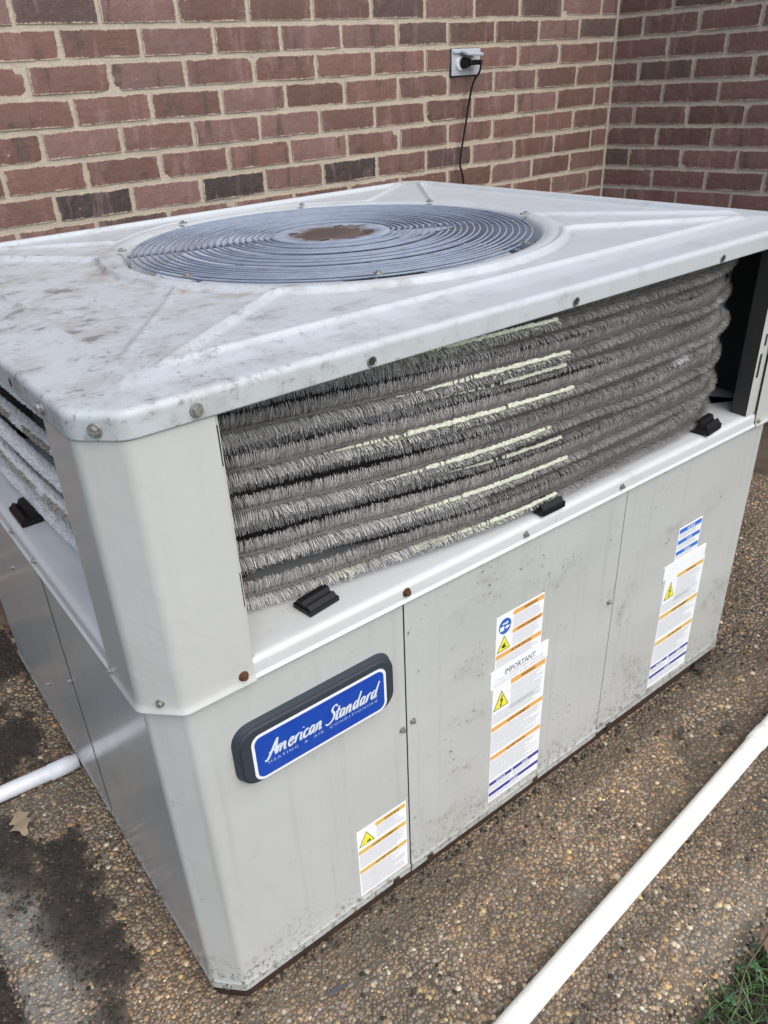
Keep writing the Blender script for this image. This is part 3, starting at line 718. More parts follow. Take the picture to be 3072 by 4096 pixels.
def hub_material():
    m = mat('rusted_hub_plate', (.2, .1, .05), .7); t = NT(m); v = t.coord('World'); f = t.noise(v, 120, 5, .7); n = t.noise(v, 30, 6, .65, .4)
    sp = t.add('ShaderNodeSeparateXYZ'); t.link(v, sp.inputs[0]); dx = t.math('SUBTRACT', sp.outputs[0], CXF); dy = t.math('SUBTRACT', sp.outputs[1], CYF)
    rr = t.math('ADD', t.math('SQRT', t.math('ADD', t.math('MULTIPLY', dx, dx), t.math('MULTIPLY', dy, dy))), t.math('MULTIPLY', t.math('SUBTRACT', n, .5), .12))
    c = t.ramp(t.math('MULTIPLY', rr, 8.0), [(.10, (.075, .052, .042)), (.50, (.105, .072, .058)), (.62, (.24, .27, .32)), (.85, (.33, .38, .45))]); c = t.mix(t.math('MULTIPLY', t.step(f, .5, .7), .4), c, (.10, .07, .055)); t.color(c); t.normal(t.bump(f, .5, .001)); return m
    c = t.ramp(n, [(.38, (.42, .47, .53)), (.46, (.36, .38, .40)), (.50, (.13, .095, .08)), (.62, (.085, .052, .040))]); c = t.mix(t.math('MULTIPLY', t.step(f, .5, .7), .5), c, (.15, .10, .075)); t.color(c); t.normal(t.bump(f, .5, .001)); return m
M['hub'] = hub_material()
hub = lathe('guard_hub', [(.0001, .0035), (.052, .0035), (.056, .0005), (.060, .0040), (.088, .0050), (.102, .0055), (.106, .003), (.106, -.004)], M['hub'], guard, c=(0, 0), seg=64)
for k in range(4):
    a = R_(45 + 90 * k); box('hub_slot', .07 * math.cos(a) - .008, .07 * math.cos(a) + .008, .07 * math.sin(a) - .003, .07 * math.sin(a) + .003, .0030, .0052, M['dark'], guard)

# screws -----------------------------------------------------------
def screw_me(name, m, r=.0052, washer=.0075):
    bm = bmesh.new()
    bmesh.ops.create_cone(bm, cap_ends=True, segments=16, radius1=washer, radius2=washer * .93, depth=.0014, matrix=Matrix.Translation((0, 0, .0007)))
    bmesh.ops.create_cone(bm, cap_ends=True, segments=6, radius1=r, radius2=r * .88, depth=.0042, matrix=Matrix.Translation((0, 0, .0033)))
    me = bpy.data.meshes.new(name); bm.to_mesh(me); bm.free(); me.materials.append(m); return me
SM = screw_me('screw', M['screw']); SMR = screw_me('screw', M['rust_screw'], .0048, .0068); SMS = screw_me('screw', M['screw'], .0036, .0052)
def screw(x, y, z, face, me=SM):
    rot = {'F': (R_(90), 0, 0), 'L': (R_(90), 0, R_(-90)), 'C': (R_(90), 0, R_(-45)), 'R': (R_(90), 0, R_(90))}[face]
    return link('screw', me, UNIT, (x, y, z), rot)
screw(.1067, -.0060, .9052, 'F'); screw(-.0060, .1044, .9074, 'L'); c_ = CH / 2
screw(c_ - .0047, c_ - .0047, .9060, 'C'); screw(c_ - .0035, c_ - .0035, .5735, 'C', SMS)
screw(1.19, -.0060, .905, 'F')
def hole(x, z):      # punched hole with a rolled rim
    V, F = tube_arrays(np.c_[x + .0058 * np.cos(ang[::90]), np.full(16, -O_ - .0002), z + .0058 * np.sin(ang[::90])], .0012, 6, True)
    o = link('screw_hole', pyme('screw_hole', V, F, M['screw'], True), UNIT)
    d = link('hole_centre', pyme('hole_centre', [(x + .0052 * math.cos(a), -O_ - .0006, z + .0052 * math.sin(a)) for a in np.linspace(0, 6.283, 16, endpoint=False)], [tuple(range(16))], M['ink']), o)
for x, z in ((.3183, .9024), (.6574, .9018), (.999, .9013)): hole(x, z)
d = link('screw_hole', pyme('screw_hole', [(-O_ - .0005, .2164 + .005 * math.cos(a), .9052 + .005 * math.sin(a)) for a in np.linspace(0, 6.283, 16, endpoint=False)], [tuple(range(16))], M['ink']), UNIT)
screw(.1108, -.0046, .5716, 'F', SMR)
for x in (.591, .8174): screw(x, -.0026, .5715, 'F', SMS)
screw(.3613, -.0026, .5735, 'F', SMR)
screw(1.2225, -.0044, .5687, 'F', SMS); screw(.3479, -.0006, .331, 'F', SMS); screw(.3672, -.0014, .3378, 'F', SMS); screw(.8253, -.0014, .3361, 'F', SMS)
screw(-.0046, .1119, .5685, 'L', SMS); screw(-.0026, .4223, .574, 'L', SMS); screw(-.0026, .5381, .574, 'L', SMS); screw(-.0026, .80, .574, 'L', SMS)
screw(-.0010, .6717, .438, 'L', SMS); screw(-.0010, .6945, .1477, 'L', SMS); screw(-.001, .4387, .3288, 'L', SMS); screw(-.001, .84, .44, 'L', SMS)
screw(c_ - .0004, c_ - .0004, .009, 'C', SMS)
# rusted fixing tabs on the bottom edge
for x in (.318, .392, .655, .872): box('bottom_clip', x, x + .012, -.0040, -.0008, -.006, .010, M['rail'], UNIT, .0008)

# rubber blocks that carry the coil
def clip(x, y, rot, lx=.050, hz=.020):
    o = empty('coil_support', (x, y, .5872), (0, 0, rot), UNIT); 
    box('support_block', -lx / 2, lx / 2, -.014, .020, 0, hz * .55, M['black'], o, .001)
    V = []
    for sx in (-lx / 2 + .002, lx / 2 - .002):
        for (yy, zz) in ((-.012, hz * .54), (-.006, hz * .95), (.0, hz * .70), (.004, hz * 1.15), (.012, hz * 1.2), (.018, hz * .54)): V.append((sx, yy, zz))
    F = [(i, i + 1, i + 7, i + 6) for i in range(5)] + [(0, 6, 11, 5), tuple(range(6))[::-1], tuple(range(6, 12))]
    link('support_saddle', pyme('support_saddle', V, F, M['black']), o)
clip(.246, .036, R_(8), hz=.013); clip(.651, .010, R_(0), hz=.018); clip(1.078, .012, R_(6)); clip(.022, .545, R_(-90), .072, .016)

# spiny coil ------------------------------------------------------------
def coil_path(dep):
    """plan centre line; dep = how far inward of the outer layer"""
    pts = [(.075 + dep, D - .20), (.048 + dep, D - .30), (.044 + dep, .80), (.046 + dep, .60), (.052 + dep, .40), (.064 + dep, .25), (.090 + dep, .155), (.150 + dep * .7, .095 + dep * .7), (.22, .075 + dep),
           (.32, .058 + dep), (.42, .040 + dep * .75), (.56, .026 + dep * .55), (.72, .020 + dep * .5), (.88, .022 + dep * .5), (1.0, .028 + dep * .5), (1.08, .038 + dep * .5), (1.152 - dep * .5, .072 + dep * .4), (1.190 - dep * .6, .130 + dep * .3), (1.205 - dep * .6, .22), (1.205 - dep * .6, .35)]
    return np.array(pts)
ZF_OUT = [.6085, .6680, .7260, .7800, .8320, .8830]; ZL_OUT = [.608, .652, .702, .758, .818, .872]
def coil_row(i, inner):
    dep = .030 if inner else 0.0
    P = coil_path(dep * (1.25 if inner else 1)); n = len(P)
    zf, zl = ZF_OUT[i], ZL_OUT[i]
    zr = .606 + i * .0535
    if inner: zf += .027; zl += .022; zr += .0265
    z = []
    for (x, y) in P:
        if x < .16 and y > .12: z.append(zl)
        elif y > .12 and x > .9: z.append(zr)
        else: z.append(zf + (zr - zf) * np.clip((x - .3) / .7, 0, 1))
    z = np.array(z) + np.array([random.gauss(0, .0016) for _ in z])
    P[16:, 0] += (-.006, .0, .004, .008, .0, -.004)[i] - (.004 if inner else 0)
    if inner: P[:6, 0] += .10
    P = np.c_[P, z]; P[:, 1] += np.array([random.gauss(0, .0016) for _ in range(n)])
    if inner: P[10:17, 1] -= (.0, .004, .008, .010, .010, .010, .008)
    return resample(smooth_path(P, 16), .0026)
CRX, CRZ = .985, .750
def spines(P, R, per, idx, inner, r0=.0045):
    n = len(P); T = np.gradient(P, axis=0); T /= np.linalg.norm(T, axis=1)[:, None]
    A = np.cross(T, [0, 0, 1.0]); A /= np.linalg.norm(A, axis=1)[:, None]; B = np.cross(T, A)     # A points away from cabinet on the front? (checked below)
    I = np.repeat(np.arange(n), per); th = (np.tile(np.arange(per), n) + rng.random(n * per) * .8 + (rng.random(n) * per)[I]) * 2 * np.pi / per
    c, s = np.cos(th)[:, None], np.sin(th)[:, None]; D_ = A[I] * c + B[I] * s; S = -A[I] * s + B[I] * c
    base = P[I] + D_ * r0 + T[I] * ((rng.random(len(I)) - .5) * .0010)[:, None]
    Rr = R * (.84 + .24 * rng.random(len(I)))
    x, y, z = P[I, 0], P[I, 1], P[I, 2]
    outw = c[:, 0]      # 1 = straight outwards
    front = (y < .12) & (x > .14)
    # zones matted flat: pale strips along the outer face between x .3 and .95, their right ends lined up
    end = .668 + .026 * math.sin(idx * 2.3)
    start = .28 + .10 * ((idx * 37) % 5) / 4
    patch = vnoise(x, z * 0 + idx, 16, 3, 50 + idx)
    mat_z = front & (x > start) & (x < end) & (outw > .50 - .5 * sstep(x, start, end) * 0 + .22 * (1 - sstep(x, start, start + .3))) & (np.abs(s[:, 0] - .12) < .30)
    mat_z &= (patch > .30 + .25 * (1 - sstep(x, start, start + .25))) & (not inner or idx in (1, 3))
    Rr = np.where(mat_z, Rr * .95, Rr)
    mat_r = (x > 1.03) & (outw > .6) & (vnoise(x + y, z * 6, 14, 3, 71) > .55) & front & (np.abs(s[:, 0]) < .45)
    crush = (np.hypot((x - CRX) / .024, (z - CRZ) / .013) < 1 + .5 * (rng.random(len(x)) - .5)) & (outw > .2)
    crush |= (np.hypot((x - 1.190) / .03, (z - .770) / .018) < 1) & (outw > .0)
    lean = T[I] * ((.0016 * (rng.random(len(I)) - .5) + .0012 * np.sin(x * 37 + idx * 2) + .001 * np.sin(x * 90)))[:, None] + S * ((rng.random(len(I)) - .5) * .0022)[:, None]
    tip = P[I] + D_ * Rr[:, None] + lean
    w = .00040 + .00022 * rng.random(len(I)); w = np.where(mat_z, w * 2.0, w)
    lf = (x < .16) & (y > .16); Rr = Rr * (1 - .15 * sstep(x, .30, .70)); Rr = Rr * np.where(x < .2, 1 - .42 * sstep(y, .14, .25), 1.0); tip = P[I] + D_ * Rr[:, None] + lean; w = np.where(lf, w * 1.6, w)
    side = np.where((rng.random(len(I)) < .75)[:, None], T[I], S * .6 + T[I] * .4) * w[:, None]
    side = np.where((lf & (rng.random(len(I)) < .8))[:, None], S * w[:, None], side)
    V = np.stack([base - side, base + side, tip + side * .5, tip - side * .5], 1).reshape(-1, 3)
    F = np.arange(4 * len(I)).reshape(-1, 4)
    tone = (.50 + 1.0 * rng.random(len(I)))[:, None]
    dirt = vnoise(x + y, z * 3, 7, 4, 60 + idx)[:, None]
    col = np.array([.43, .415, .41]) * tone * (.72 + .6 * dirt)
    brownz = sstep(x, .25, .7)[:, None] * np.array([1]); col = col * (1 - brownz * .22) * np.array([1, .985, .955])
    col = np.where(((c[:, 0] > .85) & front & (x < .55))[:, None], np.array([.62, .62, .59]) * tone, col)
    left = (x < .16) & (y > .16); col = np.where(left[:, None], np.array([.95, .95, .96]) * np.clip(tone, .75, 1.0), col)  # left side paler: cleaner spines, with bright sky light put into the colour
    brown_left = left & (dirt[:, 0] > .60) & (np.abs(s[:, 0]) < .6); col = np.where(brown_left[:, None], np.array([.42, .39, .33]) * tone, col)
    pale = np.array([.74, .75, .64])
    col = np.where(mat_z[:, None], pale * (.8 + .3 * rng.random(len(I)))[:, None], col); col = np.where(mat_r[:, None], pale * .6 * tone, col)
    col = np.where(crush[:, None], np.array([.80, .80, .82]) * tone, col)
    return V, F, np.repeat(col, 4, 0)
STRIPS = []
for inner in (False, True):
    for i in range(6):
        if inner and i == 5: continue
        P = coil_row(i, inner)
        V, F = tube_arrays(P[::5], .0050, 8); o = link('coil_tube', pyme('coil_tube', V, F, M['tube'], True), UNIT)
        V, F, C_ = spines(P, .0190 if not inner else .0180, 24 if not inner else 22, i + 6 * inner, inner)
        b = link('fin_bristles', npmesh('fin_bristles', V, F, M['spine'], False, C_), o); b['kind'] = 'stuff'
        if not inner or i in (1, 3): STRIPS.append((o, P, i, inner))
def matted_strip(P, idx, inner, parent):
    A_ = np.gradient(P, axis=0); A_ /= np.linalg.norm(A_, axis=1)[:, None]; O = np.cross(A_, [0, 0, 1.0]); O /= np.linalg.norm(O, axis=1)[:, None]
    x = P[:, 0]; x0 = (.42, .36, .34, .28, .38, .33)[idx % 6] if not inner else .46; x1 = .668 + .026 * math.sin(idx * 2.3)
    k = np.where((x > x0) & (x < x1) & (P[:, 1] < .2))[0]; V = []; F = []; T_ = []; nw = 6
    for a, i in enumerate(k):
        f = min(1, (x[i] - x0) / .12) * min(1, (x1 - x[i]) / .006 + .3); thin = .2 + .8 * f
        w0 = (.0012 + .0028 * float(vnoise(x[i], idx * 1.0, 60, 3, 5)) + .0026 * rng.random()) * thin; w1 = (.0012 + .0024 * float(vnoise(x[i], idx + 5.0, 60, 3, 8)) + .0026 * rng.random()) * thin
        for q in range(nw):
            off = -w0 + (w0 + w1) * q / (nw - 1) + .0045; R0 = .0183 * (1 - .15 * float(sstep(x[i], .30, .70))) - (.0016 if q in (0, nw - 1) else 0) + .0005 * rng.random(); al = off / .019
            V.append(P[i] + O[i] * R0 * math.cos(al) + np.array([0, 0, 1]) * R0 * math.sin(al)); g = .70 + .5 * rng.random()
            T_.append(np.array([.60, .62, .50]) * g * (.7 + .3 * min(1, f * 1.5)))
    n = len(k)
    for a in range(n - 1):
        gap = float(vnoise(x[k[a]], idx * 3.0, 45, 3, 77)) < .24 or (x[k[a]] < x0 + .12 and rng.random() < .25)
        if gap: continue
        F += [(a * nw + q, (a + 1) * nw + q, (a + 1) * nw + q + 1, a * nw + q + 1) for q in range(nw - 1)]
    o = link('matted_strip', npmesh('matted_strip', np.array(V), np.array(F), M['spine'], False, np.array(T_)), parent); o['kind'] = 'stuff'
for o_, P_, i_, n_ in STRIPS: matted_strip(P_, i_, n_, o_)
# added dark screens standing in for interior shade, so nothing shows through
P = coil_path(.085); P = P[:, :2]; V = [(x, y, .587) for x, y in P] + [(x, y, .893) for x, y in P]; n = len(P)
link('inner_shade_screen', pyme('inner_shade_screen', V, [(k, k + 1, n + k + 1, n + k) for k in range(n - 1)], M['dark']), UNIT)
box('inner_shade_screen', 1.282, 1.29, .03, D - .1, .588, .905, M['dark'], UNIT)
box('inner_shade_screen', 1.19, 1.281, .30, .31, .588, .905, M['dark'], UNIT)
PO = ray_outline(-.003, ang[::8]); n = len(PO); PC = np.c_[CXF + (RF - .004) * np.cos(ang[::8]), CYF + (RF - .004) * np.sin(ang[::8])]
link('lid_shade_screen', pyme('lid_shade_screen', [(*p, ZB + .012) for p in PO] + [(*p, ZB + .012) for p in PC], [(k, (k + 1) % n, n + (k + 1) % n, n + k) for k in range(n)], M['dark']), UNIT)  # added dark sheet under the lid, painted as interior shade
box('inner_shade_screen', .04, 1.2, D - .14, D - .12, .588, .90, M['dark'], UNIT)

# badge ------------------------------------------------------------------
def rrect(x0, x1, z0, z1, r, n=8):
    out = []
    for cx, cz, a0 in ((x1 - r, z1 - r, 0), (x0 + r, z1 - r, 90), (x0 + r, z0 + r, 180), (x1 - r, z0 + r, 270)):
        for t in np.linspace(0, 90, n): a = R_(a0 + t); out.append((cx + r * math.cos(a), cz + r * math.sin(a)))
    return out
def plate(name, poly, y0, y1, m, parent, taper_=0.0):
    """polygon in the front plane, from y0 (back) to y1 (face, smaller = nearer)"""
    n = len(poly); P = np.array(poly); c = (P.max(0) + P.min(0)) / 2
    d = P - c; Pf = P - np.sign(d) * taper_ if taper_ else P
    V = [(x, y0, z) for x, z in P] + [(x, y1, z) for x, z in Pf]
    F = [(i, n + i, n + (i + 1) % n, (i + 1) % n) for i in range(n)] + [tuple(range(n, 2 * n))]
    me = pyme(name, V, F, m); 
    bm = bmesh.new(); bm.from_mesh(me); bmesh.ops.recalc_face_normals(bm, faces=bm.faces)
    bm.to_mesh(me); bm.free(); return link(name, me, parent)
badge = empty('badge', (0, 0, 0), parent=UNIT)
fr = plate('badge_frame', rrect(.0815, .3300, .3995, .4960, .026), 0, -.0125, M['badge_frame'], badge, .0035)
bmx = bmesh.new(); bmx.from_mesh(fr.data); es = [e for e in bmx.edges if len(e.link_faces) == 2 and e.calc_face_angle(0) > .8 and all(v.co.y < -.01 for v in e.verts)]
bmesh.ops.bevel(bmx, geom=es, offset=.003, segments=3, affect='EDGES'); bmx.to_mesh(fr.data); bmx.free()
BX0, BX1, BZ0, BZ1 = .1020, .3125, .4060, .4810
plate('badge_border', rrect(BX0, BX1, BZ0, BZ1, .014), -.012, -.0130, M['white'], badge)
plate('badge_face', rrect(BX0 + .0042, BX1 - .0042, BZ0 + .0042, BZ1 - .0042, .0105), -.0125, -.0134, M['logo_blue'], badge)
# hand-written script lettering as brush strokes
GL = {
 'A': (1.25, [[(-.15, -.12), (.10, -.28), (.38, .25), (.80, 1.55), (.98, 2.0)], [(.98, 2.0), (1.0, 1.2), (1.02, .55), (1.12, .0)], [(.22, .52), (.6, .68), (1.12, .62)]]),
 'm': (1.40, [[(.02, .95), (.04, .5), (.0, .0)], [(.03, .55), (.22, .92), (.38, .85), (.40, .4), (.38, .0)], [(.44, .5), (.68, .92), (.88, .85), (.90, .35), (1.0, .02), (1.18, .12)]]),
 'e': (.82, [[(.10, .48), (.42, .55), (.55, .78), (.38, .98), (.14, .80), (.06, .40), (.22, .03), (.48, .05), (.70, .28)]]),
 'r': (.66, [[(.05, .95), (.08, .5), (.04, .0)], [(.07, .5), (.22, .85), (.42, .98), (.54, .88)]]),
 'i': (.42, [[(.10, .95), (.08, .35), (.16, .02), (.34, .12)], [(.20, 1.38), (.24, 1.46)]]),
 'c': (.74, [[(.56, .82), (.38, .98), (.12, .76), (.06, .35), (.22, .03), (.46, .05), (.64, .22)]]),
 'a': (.92, [[(.56, .85), (.34, .98), (.10, .70), (.08, .25), (.26, .02), (.48, .30), (.60, .80)], [(.62, .95), (.58, .35), (.66, .02), (.84, .14)]]),
 'n': (.92, [[(.03, .95), (.06, .5), (.02, .0)], [(.05, .5), (.26, .92), (.46, .88), (.50, .45), (.48, .10), (.58, .0), (.76, .14)]]),
 'S': (1.05, [[(.98, 1.72), (.80, 1.98), (.42, 1.86), (.36, 1.45), (.66, 1.08), (.82, .62), (.58, .10), (.10, -.12), (-.22, .12)]]),
 't': (.55, [[(.24, 1.62), (.14, .70), (.14, .12), (.28, .0), (.46, .14)], [(-.10, 1.02), (.20, 1.06), (.56, 1.14)]]),
 'd': (.98, [[(.56, .85), (.34, .98), (.10, .70), (.08, .25), (.26, .02), (.48, .30), (.62, .95)], [(.78, 1.95), (.64, 1.0), (.60, .30), (.68, .02), (.86, .16)]]),
 ' ': (.62, []) }
def script_text(name, text, x0, z0, width, xh, m, parent, y=-.0139, slant=.30, pen=.120):
    tot = sum(GL[c][0] for c in text); k = width / tot; V = []; F = []; cx = 0
    for ch in text:
        w, strokes = GL[ch]
        for st in strokes:
            P = smooth_path([(a, b, 0) for a, b in st], 7)[:, :2]; P[:, 0] += cx
            pts = np.c_[x0 + P[:, 0] * k + P[:, 1] * xh * slant, z0 + P[:, 1] * xh]
            T_ = np.gradient(pts, axis=0); T_ /= np.linalg.norm(T_, axis=1)[:, None] + 1e-12; N_ = np.c_[-T_[:, 1], T_[:, 0]]
            n = len(pts); tt = np.linspace(0, 1, n)
            hw = pen * xh * (.62 + .38 * np.sin(np.pi * np.clip(tt, .08, .95))) * (1 + .25 * np.abs(T_[:, 1]))
            b = len(V); L = pts + N_ * hw[:, None]; R2 = pts - N_ * hw[:, None]
            V += [(p[0], y, p[1]) for p in L] + [(p[0], y, p[1]) for p in R2]
            F += [(b + i, b + i + 1, b + n + i + 1, b + n + i) for i in range(n - 1)]; y -= .000012
        cx += w
    return link(name, pyme(name, V, F, m), parent)
script_text('lettering', 'American Standard', .1195, .4375, .176, .0125, M['logo_text'], badge)
def text_me(s, size, m, bold=0.0, spacing=1.0, shear=0.0):
    cu = bpy.data.curves.new('t', 'FONT'); cu.body = s; cu.size = size; cu.space_character = spacing; cu.shear = shear; cu.offset = bold; cu.resolution_u = 2
    o = bpy.data.objects.new('t', cu); COL.objects.link(o); bpy.context.view_layer.update()
    dg = bpy.context.evaluated_depsgraph_get(); me = bpy.data.meshes.new_from_object(o.evaluated_get(dg)); bpy.data.objects.remove(o); bpy.data.curves.remove(cu)
    me.materials.clear(); me.materials.append(m); me.name = 'lettering'; return me
def text(s, x, z, h, m, parent, y, width=None, bold=0.0, spacing=1.0, shear=0.0, name='lettering', align='L'):
    me = text_me(s, 1.0, m, bold, spacing, shear); co = np.array([v.co[:] for v in me.vertices]); mn, mx = co.min(0), co.max(0)
    k = h / .72; kx = (width / (mx[0] - mn[0])) if width else k; wdt = (mx[0] - mn[0]) * kx
    xo = x if align == 'L' else x - wdt / 2
    new = np.c_[xo + (co[:, 0] - mn[0]) * kx, np.full(len(co), y), z + co[:, 1] * k]; me.vertices.foreach_set('co', new.astype(np.float32).ravel()); me.update()
    return link(name, me, parent)
text('HEATING  &  AIR  CONDITIONING', .1215, .4275, .0046, M['logo_small'], badge, -.0139, width=.174, spacing=1.35, bold=.015)

# labels ----------------------------------------------------------------------
def quad(name, x0, x1, z0, z1, y, m, parent, y_b=None): return box(name, x0, x1, y, y + .0002, z0, z1, m, parent)
def fine(x0, x1, z1, z0, parent, y, lh=.0034, m=None, indent=0.0):
    """lines of unreadably small print as rows of short dashes"""
    V = []; F = []; z = z1
    while z - lh * .42 > z0:
        x = x0 + (indent if random.random() < .3 else 0); xe = x1 - random.random() ** 2 * (x1 - x0) * .35
        while x < xe:
            w = random.uniform(.0016, .0062); w = min(w, xe - x); b = len(V)
            V += [(x, y, z - lh * .42), (x + w, y, z - lh * .42), (x + w, y, z), (x, y, z)]; F.append((b, b + 1, b + 2, b + 3)); x += w + .0009
        z -= lh
    return link('fine_print', pyme('fine_print', V, F, m or M['ink_soft']), parent)
def tri(cx, z0, w, h, y, parent, kind):
    o = link('warning_triangle', pyme('warning_triangle', [(cx - w / 2, y, z0), (cx + w / 2, y, z0), (cx, y, z0 + h)], [(0, 1, 2)], M['ink']), parent)
    i = .06; link('triangle_field', pyme('triangle_field', [(cx - w / 2 * .88, y - .0001, z0 + h * .045), (cx + w / 2 * .88, y - .0001, z0 + h * .045), (cx, y - .0001, z0 + h * .93)], [(0, 1, 2)], M['yellow']), parent)
    if kind == 'bolt': P = [(.04, .70), (-.10, .40), (.03, .42), (-.05, .20), (-.10, .22), (-.03, .06), (.07, .20), (.02, .20), (.14, .50), (.0, .47), (.12, .70)]
    else: P = [(-.24, .30), (-.10, .36), (.02, .52), (.10, .42), (.02, .36), (.22, .30), (.10, .26), (.26, .16), (.06, .20), (.04, .08), (-.02, .20), (-.14, .14), (-.08, .24)]
    if kind == 'hot': P = [(.0, .12), (.06, .30), (.10, .14), (.16, .34), (.22, .16), (.30, .12), (.2, .08)]
    V = [(cx + a * w, y - .0002, z0 + b * h) for a, b in P]
    me = pyme('symbol', V, [tuple(range(len(V)))], M['ink']); link('symbol', me, parent)
def sticker(x0, x1, z0, z1, y=-.0016, skew=0.0):
    o = empty('warning_label', (0, 0, 0), parent=UNIT)
    plate('label_sheet', [(x0, z0), (x1, z0), (x1, z1), (x0, z1)], 0, y, M['label'], o); return o
Y0 = -.0018; Y1 = Y0 - .0003
def band(p, x0, x1, z0, z1, m, s, tm, y, sx=.35, shr=0.0, bold=.02, hw=None, tx=None):
    quad('colour_band', x0, x1, z0, z1, y, m, p); h = (z1 - z0) * .62
    text(s, tx if tx else x0 + (x1 - x0) * sx, z0 + (z1 - z0) * .2, h, tm, p, y - .0002, width=hw, bold=bold, shear=shr)
# upper middle label
s = sticker(.5385, .6465, .330, .4410, Y0)
band(s, .5755, .6450, .4300, .4385, M['orange'], 'WARNING', M['ink_brown'], Y1, tx=.5990, hw=.031); fine(.5765, .640, .427, .4035, s, Y1)
band(s, .5755, .6450, .3945, .4025, M['orange'], 'AVERTISSEMENT', M['ink_brown'], Y1, tx=.5850, hw=.056); fine(.5765, .640, .391, .3665, s, Y1)
band(s, .5400, .6450, .3570, .3655, M['orange'], 'ADVERTENCIA', M['ink_brown'], Y1, tx=.5740, hw=.047); fine(.5420, .640, .354, .337, s, Y1)
dsc = pyme('mandatory_sign', [(.5575 + .0135 * math.cos(a), Y1, .4180 + .0150 * math.sin(a)) for a in np.linspace(0, 6.283, 28, endpoint=False)], [tuple(range(28))], M['sign_blue']); link('mandatory_sign', dsc, s)
def sym(name, polys, x, z, k, y, m, p):
    V = []; F = []
    for P in polys:
        b = len(V); V += [(x + a * k, y, z + c * k) for a, c in P]; F.append(tuple(range(b, b + len(P))))
    link(name, pyme(name, V, F, m), p)
sym('symbol', [[(-.4, .30), (.20, .30), (.20, .18), (.5, .40), (.20, .62), (.20, .50), (-.4, .50)], [(-.75, -.45), (-.15, -.45), (-.15, .12), (-.75, .12)],
               [(.0, -.10), (.18, -.10), (.18, .05), (.35, .05), (.5, -.10), (.8, -.12), (.8, -.22), (.5, -.25), (.35, -.38), (.18, -.38), (.18, -.28), (.0, -.28)]], .5575, .4175, .0150, Y1 - .0002, M['label'], s)
tri(.5565, .3700, .030, .030, Y1, s, 'hand')
# big middle label
s = sticker(.5365, .6640, .0310, .3000, Y0)
band(s, .5790, .6620, .2870, .2975, M['orange'], 'WARNING', M['ink_brown'], Y1, tx=.6030, hw=.034); fine(.580, .658, .283, .232, s, Y1, .0038)
tri(.5570, .2480, .036, .038, Y1, s, 'bolt')
fine(.5385, .658, .240, .217, s, Y1, .0038)
band(s, .5375, .6630, .2030, .2125, M['orange'], 'AVERTISSEMENT', M['ink_brown'], Y1, tx=.5740, hw=.056); fine(.5385, .658, .199, .150, s, Y1, .0038)
band(s, .5375, .6630, .1360, .1450, M['orange'], 'ADVERTENCIA', M['ink_brown'], Y1, tx=.5760, hw=.048); fine(.5385, .658, .132, .085, s, Y1, .0038)
band(s, .5375, .5935, .0725, .0805, M['navy'], 'NOTICE', M['label'], Y1, tx=.5540, hw=.023); band(s, .5965, .6640, .0725, .0805, M['navy'], 'AVIS', M['label'], Y1, tx=.6200, hw=.016)
fine(.5385, .5930, .0690, .057, s, Y1, .0038); fine(.5975, .660, .0690, .057, s, Y1, .0038)
band(s, .5375, .6640, .0465, .0545, M['navy'], 'AVISO', M['label'], Y1, tx=.5900, hw=.021); fine(.5385, .655, .0430, .034, s, Y1, .0038)
# the strip across both
s = sticker(.5295, .6655, .2995, .3355, -.0028)
text('IMPORTANT', .5620, .3175, .0115, M['ink'], s, -.0030, width=.072)
text('THIS COMPARTMENT MUST BE', .5460, .3105, .0048, M['ink_soft'], s, -.0030, width=.108); text('CLOSED EXCEPT WHEN SERVICING', .5370, .3030, .0048, M['ink_soft'], s, -.0030, width=.121)
# right panel labels (the panel bulges a little, sheet sits at y 0)
Y0 = -.0010; Y1 = Y0 - .0003
s = sticker(1.0215, 1.0965, .334, .4080, Y0)
band(s, 1.0235, 1.0945, .3965, .4060, M['cyan_blue'], 'NOTICE', M['label'], Y1, tx=1.0480, hw=.024); fine(1.0255, 1.090, .394, .3835, s, Y1)
band(s, 1.0235, 1.0945, .3725, .3810, M['cyan_blue'], 'AVIS', M['label'], Y1, tx=1.0510, hw=.017); fine(1.0255, 1.090, .370, .3590, s, Y1)
band(s, 1.0235, 1.0945, .3480, .3565, M['cyan_blue'], 'AVISO', M['label'], Y1, tx=1.0490, hw=.021); fine(1.0255, 1.090, .345, .3370, s, Y1)
s = sticker(1.0020, 1.1340, .0285, .3060, Y0)
band(s, 1.0430, 1.1310, .2900, .2985, M['amber'], 'WARNING', M['ink_brown'], Y1, tx=1.0720, hw=.032); fine(1.0445, 1.126, .286, .234, s, Y1, .0038)
tri(1.0240, .2500, .032, .040, Y1, s, 'bolt'); fine(1.0050, 1.126, .242, .219, s, Y1, .0038)
band(s, 1.0035, 1.1320, .2060, .2150, M['amber'], 'AVERTISSEMENT', M['ink_brown'], Y1, tx=1.0430, hw=.055); fine(1.0050, 1.128, .202, .155, s, Y1, .0038)
band(s, 1.0035, 1.1320, .1400, .1490, M['amber'], 'ADVERTENCIA', M['ink_brown'], Y1, tx=1.0480, hw=.047); fine(1.0050, 1.128, .136, .092, s, Y1, .0038)
band(s, 1.0035, 1.0600, .0790, .0860, M['navy'], 'NOTICE', M['label'], Y1, tx=1.0210, hw=.023); band(s, 1.0640, 1.1330, .0790, .0860, M['navy'], 'AVIS', M['label'], Y1, tx=1.0900, hw=.016)
fine(1.0050, 1.0590, .0760, .064, s, Y1, .0038); fine(1.0650, 1.128, .0760, .064, s, Y1, .0038)
